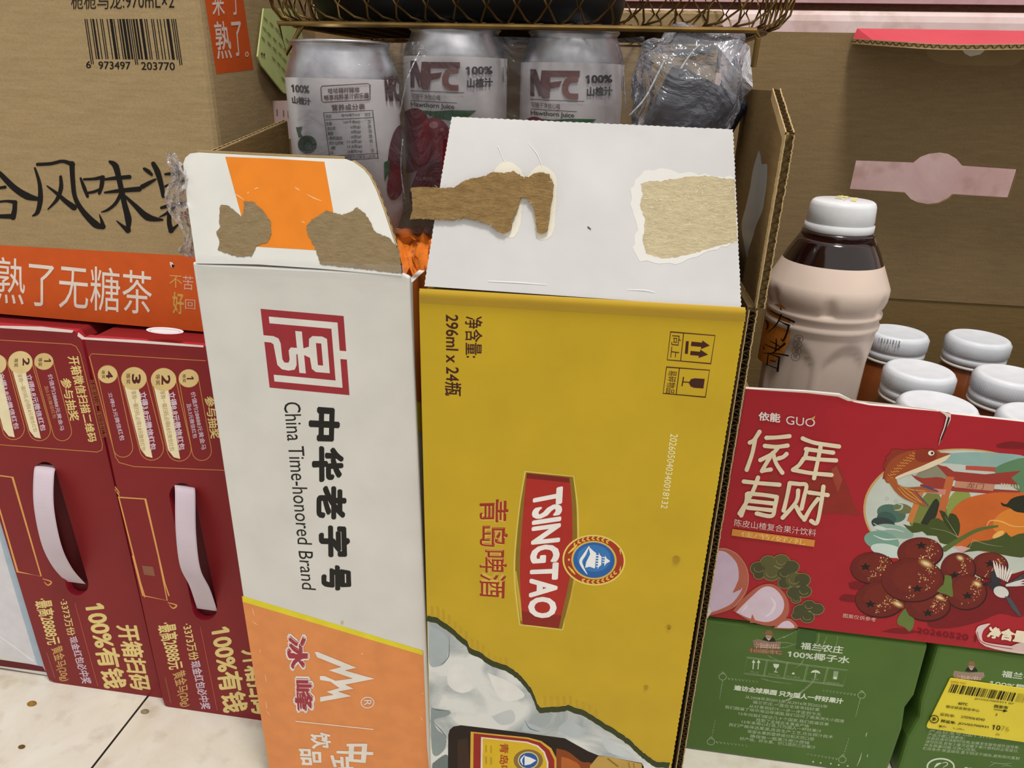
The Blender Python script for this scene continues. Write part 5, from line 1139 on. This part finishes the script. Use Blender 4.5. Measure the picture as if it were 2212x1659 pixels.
# bottles inside the red carton
def small_bottle(label, px, py, cap_px, zc=.356):
    p = PZ(zc).hit(px, py); x, y = p.x, p.y; rc = .0285
    t = thing('juice_bottle', label, 'bottle', (x, y, ZB+.004), 'orange juice bottles in the red carton')
    z0 = ZB+.004; zn = zc-.0285
    V = 0
    lathe('bottle_body', [(0, z0), (.026, z0), (.0335, z0+.004), (.036, z0+.012), (.036, zn-.045), (.0345, zn-.03), (.031, zn-.014), (.027, zn-.004), (.0262, zn+.004), (.0262, zn+.01)], x, y, mat('#7c421f', .25, 'liquid'), t, n=48)
    lathe('neck_ring', [(.0262, zn-.001), (.0288, zn), (.0288, zn+.0022), (.0262, zn+.003)], x, y, mat('#d8d4cc', .3, 'ink'), t, n=48)
    rib = lambda a, z: 1+(.035 if (round(a/(2*math.pi)*168) % 2) else 0)*(1 if zn+.0125 < z < zc-.004 else 0)
    cap = lathe('cap', [(rc-.0006, zn+.004), (rc, zn+.0046), (rc, zn+.0095), (rc-.0009, zn+.0102), (rc-.0009, zn+.0112), (rc-.0002, zn+.012), (rc-.0002, zn+.013), (rc-.0002, zc-.0045), (rc-.0005, zc-.003), (rc-.0012, zc-.0015), (rc-.0026, zc-.0004), (rc-.0045, zc), (rc-.006, zc-.0003), (0, zc-.0003)], x, y, mat('#d9dde3', .35, 'ink'), t, n=168, mod=rib)
    return t, cap, (x, y, rc, zc)
caps = [small_bottle(*v) for v in (('white capped juice bottle with grey date print on its cap, touching the tea bottle', 1941, 716, 118), ('white capped juice bottle in the back row, second to the right of the tea bottle', 2116, 727, 128),
    ('white capped juice bottle in the middle row, nearest the tea bottle', 1989, 796, 135), ('white capped juice bottle in the middle row, near the right photo edge', 2187, 808, 140), ('front row white capped juice bottle beside the slit in the red carton edge', 2028, 870, 155), ('front row white capped juice bottle cut off by the right photo edge', 2252, 898, 155))]
t, cap, (x, y, rc, zc) = caps[0]
a = Art(Cyl(x, y, rc+.0004), base=.0002).fr(1600, 380, 3.191)
for k in range(8): a.line([(955+k*20, 1116+k*3), (951+k*20, 1146+k*3)], 10 if k % 2 else 6, '#a9abb0')
for x_, y_ in ((968, 1158), (1000, 1166), (1020, 1166), (1070, 1170), (1095, 1166)): a.line([(x_, y_), (x_-2, y_+20)], 7, '#b4b6ba')
a.build('date_print', cap, 'faint grey date print')
# big tea bottle
TY = .65; p = PY(TY).hit(1822, 440); TX = p.x; z0 = ZB+.004
t = thing('tea_bottle', 'large bottle of dark tea with beige label and white cap, in the red carton', 'bottle', (TX, TY, z0))
zc = PY(TY-.0).hit(1822, 432).z; zb_ = PY(TY).hit(1800, 565).z; zm = PY(TY).hit(1790, 612).z
def flute(a, z):
    if z < z0+.012: return 1
    k = ((a+1.745)*6/(2*math.pi)) % 1; dd = abs(k-.5)*2
    lo, hi = z0+.03, zm-.043
    e = max(0, min(1, (z-lo)/.02))*max(0, min(1, (hi-.022*dd*dd-z)/.006))
    if z > zm-.017: return 1-.08*max(0, 1-abs(z-(zm-.0115))/.010)*max(0, (dd-.72)/.28)
    return 1-.075*e*max(0, 1-dd*1.12)**.35
R0 = .0485
prof = [(0, z0), (.036, z0), (.042, z0+.004), (.0445, z0+.014)]+[(.0445+.002*k/40, z0+.014+(zm-.041-z0-.014)*k/40) for k in range(1, 41)]
prof += [(.0466, zm-.037), (.0481, zm-.034), (.0485, zm-.031), (.0470, zm-.028), (.0470, zm-.0255), (.0488, zm-.023), (.0488, zm-.0205), (.0472, zm-.018), (.0472, zm-.016), (.0488, zm-.0135), (.0502, zm-.009), (.0507, zm-.004), (.0505, zm+.001), (.0492, zm+.004), (.0412, zb_+.002)]
nL = len(prof)
prof += [(.0404, zb_+.0035), (.0375, zb_+.010), (.033, zb_+.018), (.029, zb_+.025), (.0262, zc-.042), (.0255, zc-.034), (.0255, zc-.026)]
lathe('bottle_body', prof, TX, TY, [mat('#d8c5b7', .35, 'card'), mat('#1d0c08', .12, 'liquid')], t, n=144, mi=[0]*(nL-1)+[1]*8, mod=flute)
bd = t.children[0] if t.children else None
rib = lambda a, z: 1
lathe('neck_ring', [(.0255, zc-.030), (.0295, zc-.0285), (.0295, zc-.0262), (.0255, zc-.025)], TX, TY, mat('#2a130d', .2, 'liquid'), t, n=64)
rc = .0262
cap = lathe('cap', [(rc+.0012, zc-.0255), (rc+.0018, zc-.0245), (rc+.0018, zc-.0195), (rc+.0004, zc-.0185), (rc+.0004, zc-.0178), (rc+.001, zc-.0165), (rc, zc-.004), (rc-.0012, zc-.0012), (rc-.003, zc), (0, zc)], TX, TY, mat('#dcdfe2', .35, 'ink'), t, n=96)
a = Art(PZ(zc), base=.0003).fr(1600, 380, 3.191)
a.poly([(768, 148), (808, 150), (796, 176), (756, 172)], '#d8cf8a')
for s in ([(650, 150), (700, 156)], [(700, 132), (690, 160)], [(660, 140), (755, 148)], [(740, 140), (712, 168)], [(672, 138), (735, 142)]): a.line(s, 6, '#d8cf8a')
a.build('cap_print', cap, 'pale gold character on the cap')
TC = Cyl(TX, TY, .0462)
body = [o for o in bpy.data.objects if o.name.startswith('bottle_body') and o.parent == t][0]
a = Art(TC, base=.0012).fr(1620, 640, 6.913)
a.ell((330, 560), 265, 450, '#c0752a', rot=14, n=60)
INK = '#19130f'
for st, w in (([(260, 130), (300, 170), (325, 195)], [6, 14, 18]), ([(230, 260), (262, 285), (280, 300)], [10, 30, 10]), ([(220, 350), (262, 400), (262, 460), (238, 500)], [8, 30, 24, 6]), ([(300, 215), (400, 265), (520, 320), (660, 384)], [12, 18, 18, 30]), ([(455, 175), (470, 240), (440, 340), (370, 450), (260, 545)], [14, 26, 22, 18, 5]), ([(425, 360), (500, 400), (585, 436)], [12, 18, 34]), ([(580, 440), (550, 550), (492, 665), (462, 620)], [30, 26, 26, 4]),
    ([(295, 665), (370, 705), (445, 750)], [10, 16, 18]), ([(392, 640), (392, 740), (375, 820)], [16, 24, 18]), ([(215, 712), (340, 770), (440, 800)], [10, 18, 16]), ([(520, 710), (430, 780), (330, 850), (255, 850)], [34, 22, 16, 5]), ([(190, 850), (300, 850), (420, 860), (570, 888)], [8, 14, 18, 24]), ([(200, 740), (210, 790)], [8, 18]), ([(275, 860), (262, 950), (256, 1025)], [18, 18, 22]), ([(300, 865), (380, 890), (440, 912)], [12, 18, 26]), ([(440, 915), (425, 1010), (412, 1115)], [26, 28, 34]), ([(300, 955), (380, 975)], [12, 16]), ([(270, 1025), (340, 1055), (410, 1080)], [12, 14, 16]), ([(200, 230), (180, 400), (175, 480)], [3, 4, 3]), ([(160, 720), (120, 920)], [4, 4])):
    a.stroke(st, w, INK)
for k, (c, ch) in enumerate((((728, 636), '慢'), ((708, 724), '火'), ((694, 816), '细'), ((680, 906), '熬'))):
    a.line([(c[0]+66*math.cos(q*.314), c[1]+58*math.sin(q*.314)) for q in range(20)], 7, '#4a4640', closed=True); a.text(ch, [(c[0]-30, c[1]-34), (c[0]+34, c[1]-28), (c[0]+28, c[1]+36), (c[0]-34, c[1]+30)], '#3a3630', .0)
a.build('lettering', body, 'black brush characters on an orange sun disc')

# ------------------------------------------------------------------ green cartons on the floor under it
GRN = mat('#4e6d2e', .38, 'card'); gp = PY(RY+.001)
def gl(y): return 1511-(y-1332)*.166
gtop = lambda x: 1331+(x-1524)*.1207
gaz = PZ(0)
def green(label, pts, x0, x1, depth=.30):
    t = thing('coconut_water_carton', label, 'carton', ((x0+x1)/2, RY+.15, 0), 'green cartons on the floor')
    body = panel('carton_body', gp, pts, depth, (GRN, GRN, GRN), t, vec=(0, depth, 0), bevel=.003)
    return t, body
g0 = PZ(0); zfl = lambda x: px_of((x, RY+.001, .0005)); xg = lambda px, py: gp.hit(px, py).x
xa, xb, xc = xg(1500, 1400), xg(2010, 1400), xg(2024, 1402)
ZG = ZB-.0008
P_ = lambda x, z: px_of((x, RY+.001, z))
t1, gb1 = green('green drink carton with white printing and tape residue, under the red carton', [P_(xa, ZG), P_(xb-.002, ZG), P_(xb, .10), P_(xb-.004, .085), P_(xb-.001, .06), P_(xb-.002, .0), P_(xa, 0.0)], xa, xb)
t2, gb2 = green('green drink carton with a yellow shipping sticker at the lower right corner', [P_(xc, ZG), P_(.53, ZG), P_(.53, 0), P_(xc+.001, 0), P_(xc, .05), P_(xc+.004, .075), P_(xc+.001, .095)], xc, .53)
TW, TG = '#d3dcc9', '#8fa57c'
a = Art(gp, base=.00002, rough=.2).fr(1460, 1320, 2.942)
a.poly([(775, 108), (895, 128), (882, 240), (860, 262), (800, 245), (760, 240)], mat('#3c5c2a', .25, 'ink'))
a.build('tape_residue', gb1, 'darker shiny tape mark')
a = Art(gp, rough=.5).fr(1460, 1320, 2.942)
def mascot(a, o, s):
    q = lambda x, y: (o[0]+x*s, o[1]+y*s)
    a.poly([q(-45, 35), q(-30, 8), q(0, -2), q(30, 10), q(42, 38)], '#26241f', smooth=3); a.ell(q(0, 0), 20*s, 20*s, '#a58e78'); a.poly([q(-18, 6), q(0, 28), q(18, 8), q(12, 16), q(-12, 14)], '#cfc4b2', smooth=2)
    a.ell(q(0, -16), 40*s, 9*s, '#7d6040', rot=6); a.poly([q(-22, -16), q(-18, -34), q(0, -40), q(18, -34), q(24, -14)], '#8a6c48', smooth=2)
mascot(a, (590, 160), 1)
a.poly([(488, 185), (520, 178), (600, 196), (668, 192), (662, 244), (498, 232)], '#8f7a66')
for o_, c in ((.09, '#cdb8a6'), (.02, '#7d3a2c')): a.text('福兰农庄', [(502, 196), (660, 205), (655, 244), (498, 236)], c, o_)
for o_, c in ((.07, '#b39a86'), (.03, '#9a4a38')): a.text('100%NFC', [(464, 234), (676, 250), (672, 280), (462, 262)], c, o_)
a.text('福兰农庄', [(796, 196), (1068, 224), (1058, 272), (790, 242)], TW, .02); a.text('100%椰子水', [(714, 248), (1110, 290), (1102, 336), (708, 292)], TW, .02)
a.line([(450, 292), (1092, 374), (1064, 478), (430, 398)], 3, TG, closed=True); a.line([(456, 300), (1084, 380), (1060, 470), (438, 392)], 2, TG, closed=True)
for k in range(1, 5): u = k/5; a.line([(450+642*u, 292+82*u), (430+634*u, 398+80*u)], 4, TG); a.line([(458+642*u, 293+82*u), (438+634*u, 399+80*u)], 2, TG)
for x in (494, 526): a.line([(x-4, 370), (x, 322)], 6, TW); a.poly([(x-12, 328), (x, 308), (x+12, 330)], TW)
a.text('向上', [(475, 378), (530, 385), (528, 398), (473, 391)], TG); a.poly([(618, 334), (656, 338), (652, 356), (638, 366), (622, 354)], TW); a.line([(637, 364), (634, 388)], 4, TW); a.line([(622, 386), (648, 389)], 4, TW); a.text('易碎物品', [(585, 392), (662, 402), (660, 414), (583, 404)], TG)
a.poly([(735, 400), (742, 390), (755, 392), (752, 404)], TW); a.text('禁止翻滚', [(705, 408), (790, 418), (788, 430), (703, 420)], TG)
a.poly([(855, 392), (868, 378), (890, 374), (910, 382), (920, 398), (888, 390)], TW); a.line([(888, 390), (882, 425)], 4, TW); a.text('怕雨', [(860, 424), (908, 430), (906, 442), (858, 436)], TG)
a.poly([(1003, 380), (1034, 384), (1024, 436), (996, 432)], TG); a.poly([(1004, 416), (1024, 419), (1021, 434), (1000, 431)], TW); a.text('堆码极限', [(960, 446), (1040, 456), (1038, 468), (958, 458)], TG)
for c in ((297, 418), (1180, 535), (223, 830), (1058, 944)): a.line([(c[0]+24*math.cos(k*.4488), c[1]+20*math.sin(k*.4488)) for k in range(14)], 5, TG, closed=True); a.stroke([(c[0]-12, c[1]-14), (c[0], c[1]-30), (c[0]+18, c[1]-14)], [3, 6, 3], TG)
def squig(p, q, n):
    a.hold = True
    for k in range(n): u = k/n; w = (k+.55)/n; a.stroke([(p[0]+(q[0]-p[0])*u, p[1]+(q[1]-p[1])*u-6), (p[0]+(q[0]-p[0])*(u+w)/2+3, p[1]+(q[1]-p[1])*(u+w)/2+8), (p[0]+(q[0]-p[0])*w, p[1]+(q[1]-p[1])*w-4)], [5-3*u, 3-2*u], TG, smooth=3, cap=False)
squig((330, 428), (530, 450), 9); squig((1140, 530), (920, 500), 10); squig((295, 445), (275, 565), 6); squig((1170, 560), (1138, 680), 6); squig((228, 800), (250, 685), 6); squig((255, 832), (465, 856), 9); squig((1065, 915), (1100, 800), 6); squig((1025, 938), (820, 905), 9)
a.hold = False; a.text('遍访全球果园 只为国人一杯好果汁', [(372, 468), (1068, 556), (1060, 592), (366, 502)], TW, .045)
for txt, x0_, x1_, y0_ in (('从2008年到2015年,从2016年到2023年', 444, 966, 534), ('福兰农庄,一直在全球寻找好果', 490, 915, 566), ('从好果到好汁,一步一步走到今天', 468, 925, 592), ('我们踏遍了地中海沿岸诸国,我们访问了南美洲大小国度', 314, 1072, 598), ('15年间我们探访几十个国家,我们尝遍百果', 398, 974, 640), ('找到了全球众多黄金产地', 512, 848, 680), ('15年来用心打造,只为国人一杯好果汁', 418, 928, 692), ('我们严格筛选果源,改良生产工艺,优化榨汁技术', 338, 1000, 710), ('保留水果的营养成分和天然口感', 456, 880, 752), ('确保每一瓶果汁原汁原味', 474, 852, 782), ('好产地、好水果、好口感的三好果汁', 408, 890, 798)):
    sl = (x1_-x0_)*.121; a.text(txt, [(x0_, y0_), (x1_, y0_+sl), (x1_-4, y0_+sl+22), (x0_-4, y0_+22)], '#b9c8a8', .0, res=2)
for c in ((872, 958), (920, 965), (985, 970), (1035, 978), (1092, 984)): a.ell(c, 6, 5, '#c9d3bd')
for st in ([(1215, 930), (1220, 910)], [(1180, 900), (1170, 940), (1150, 985)], [(1215, 770), (1205, 800)]): a.stroke(st, [2, 8, 2], '#a9b896')
a.build('lettering', gb1)
RS = mat('#a9b99a', .25, 'film', milk=.28, blend=.1)
a = Art(gp, base=.0026, rough=.3).fr(1460, 1320, 2.942)
for st, w in (([(630, 185), (700, 160), (785, 120)], [3, 8, 3]), ([(640, 205), (700, 200), (760, 215)], [3, 7, 3]), ([(640, 230), (700, 230), (770, 205)], [2, 6, 2]), ([(585, 282), (640, 310), (720, 328)], [4, 9, 3]), ([(960, 160), (930, 230), (870, 320)], [3, 9, 3]), ([(910, 140), (900, 200), (850, 260)], [3, 8, 3]), ([(905, 390), (860, 460), (760, 540), (610, 606)], [4, 14, 8, 2]), ([(545, 430), (620, 448), (735, 462)], [3, 7, 2]), ([(1030, 160), (1010, 240), (960, 300)], [2, 5, 2]), ([(820, 270), (800, 330), (760, 360)], [4, 10, 3])):
    a.stroke(st, w, RS)
a.build('tape_residue', gb1, 'pale streaks of tape residue')
a = Art(gp, rough=.5).fr(1900, 1400, 6.404)
mascot(a, (1270, 255), 1.9)
a.poly([(1035, 310), (1240, 340), (1440, 335), (1400, 440), (1040, 420)], '#9a8672', smooth=2)
for o_, c in ((.09, '#d6c2b4'), (.02, '#7d3a2c')): a.text('福兰农庄', [(1050, 365), (1410, 385), (1400, 450), (1040, 425)], c, o_)
a.text('福兰农庄', [(1700, 305), (2300, 385), (2270, 470), (1680, 400)], TW, .02); a.text('100%椰子水', [(1530, 440), (2380, 560), (2360, 640), (1510, 520)], TW, .02)
for k, txt in enumerate(('产品标准号:GB/T 31121', '产品冷藏口感更佳!', '开启后请尽快即时饮用,如果发生胀包或外溢现象,', '请勿饮用,若有少量沉淀属于果汁原料的正常成分,', '并无质量问题,可放心饮用。', '贮存条件:常温保存,置于阴凉干燥处,避免阳光直射')):
    n = len(txt); x0_ = 695-k*18; y0_ = 1125+k*48; wd = min(60, 60)*n*.93; a.text(txt, [(x0_, y0_), (x0_+wd, y0_+wd*.105), (x0_+wd-12, y0_+wd*.105+44), (x0_-12, y0_+44)], '#b4c4a2', .0, res=2)
a.line([(845+185*math.cos(k*.2), 1640+110*math.sin(k*.2)) for k in range(32)], 22, TW, closed=True)
a.stroke([(760, 1650), (800, 1610), (850, 1590)], [10, 34, 12], TW); a.stroke([(870, 1590), (920, 1580), (940, 1610), (880, 1650)], [8, 12, 8], TW); a.text('易日安好', [(1170, 1640), (1420, 1672), (1410, 1730), (1160, 1700)], TW, .03)
for st in ([(1510, 1640), (1600, 1590), (1650, 1600)], [(1550, 1580), (1700, 1600), (1830, 1590)], [(1680, 1640), (1760, 1620), (1830, 1640)], [(1540, 1570), (1560, 1580)]): a.stroke(st, [3, 10, 4], '#93a983')
a.build('lettering', gb2)
sp = Off(gp, .0012)
stk = panel('shipping_sticker', sp, [(1900+x/6.404, 1400+y/6.404) for x, y in ((975, 425), (1000, 418), (2160, 585), (2160, 1326), (670, 1108), (652, 1085), (660, 1050), (725, 930))], .0006, mat('#e3d13f', .5, 'card'), gb2, label='yellow shipping sticker with barcode')
a = Art(gp, base=.0016, rough=.6).fr(1900, 1400, 6.404); K = '#1c1a12'
rb = random.Random(21); x = 0; bb = ''
while len(bb) < 150: bb += '1'*rb.choice((1, 1, 1, 2, 3))+'0'*rb.choice((1, 1, 2, 2, 3))
bars(a, bb[:115], [(1000, 498), (1905, 625), (1855, 742), (950, 612)], 0, K); bars(a, bb[115:], [(1920, 627), (2120, 655), (2070, 772), (1870, 744)], 0, '#a89a34')
a.text('2092-NV', [(985, 455), (1200, 482), (1195, 505), (982, 478)], '#c9741f', .01)
a.text('JDV027009311 07', [(1320, 690), (1860, 762), (1850, 792), (1310, 716)], K, .0); a.text('60TC', [(1095, 748), (1222, 766), (1215, 800), (1085, 782)], K, .02); a.text('宿迁综合到仓中心', [(925, 790), (1390, 850), (1380, 888), (912, 826)], K, .01)
a.text('西安市', [(1590, 782), (1782, 806), (1775, 852), (1578, 826)], K, .02); a.line([(1582, 850), (1720, 870)], 7, K); a.poly([(1722, 848), (1774, 874), (1705, 888)], K); a.text('2', [(1612, 905), (1636, 908), (1624, 938), (1600, 934)], K, .02)
a.text('采购单:', [(842, 895), (1050, 925), (1042, 965), (830, 938)], K, .0); a.text('2709064040', [(1132, 935), (1462, 978), (1450, 1014), (1122, 968)], K, .0)
a.text('转运单:', [(855, 985), (1060, 1018), (1052, 1058), (842, 1028)], K, .02); a.text('JDV02700931', [(1092, 1028), (1512, 1082), (1500, 1120), (1078, 1062)], K, .01); a.text('10', [(1568, 1062), (1678, 1076), (1665, 1142), (1550, 1128)], K, .01); a.text('76', [(1690, 1078), (1802, 1095), (1790, 1158), (1675, 1145)], '#b9a938', .0)
a.text('客户:', [(822, 1068), (930, 1082), (925, 1108), (815, 1095)], K, .02); a.text('b_jdfku', [(1025, 1100), (1172, 1120), (1166, 1145), (1018, 1122)], K, .0); a.text('2026', [(1612, 1180), (1665, 1186), (1660, 1212), (1602, 1206)], '#5c5420', .0)
a.line([(755+60*math.cos(k*.314), 985+52*math.sin(k*.314)) for k in range(20)], 11, K, closed=True); a.text('多', [(725, 955), (795, 962), (785, 1015), (715, 1008)], K, .02)
a.build('sticker_print', stk)
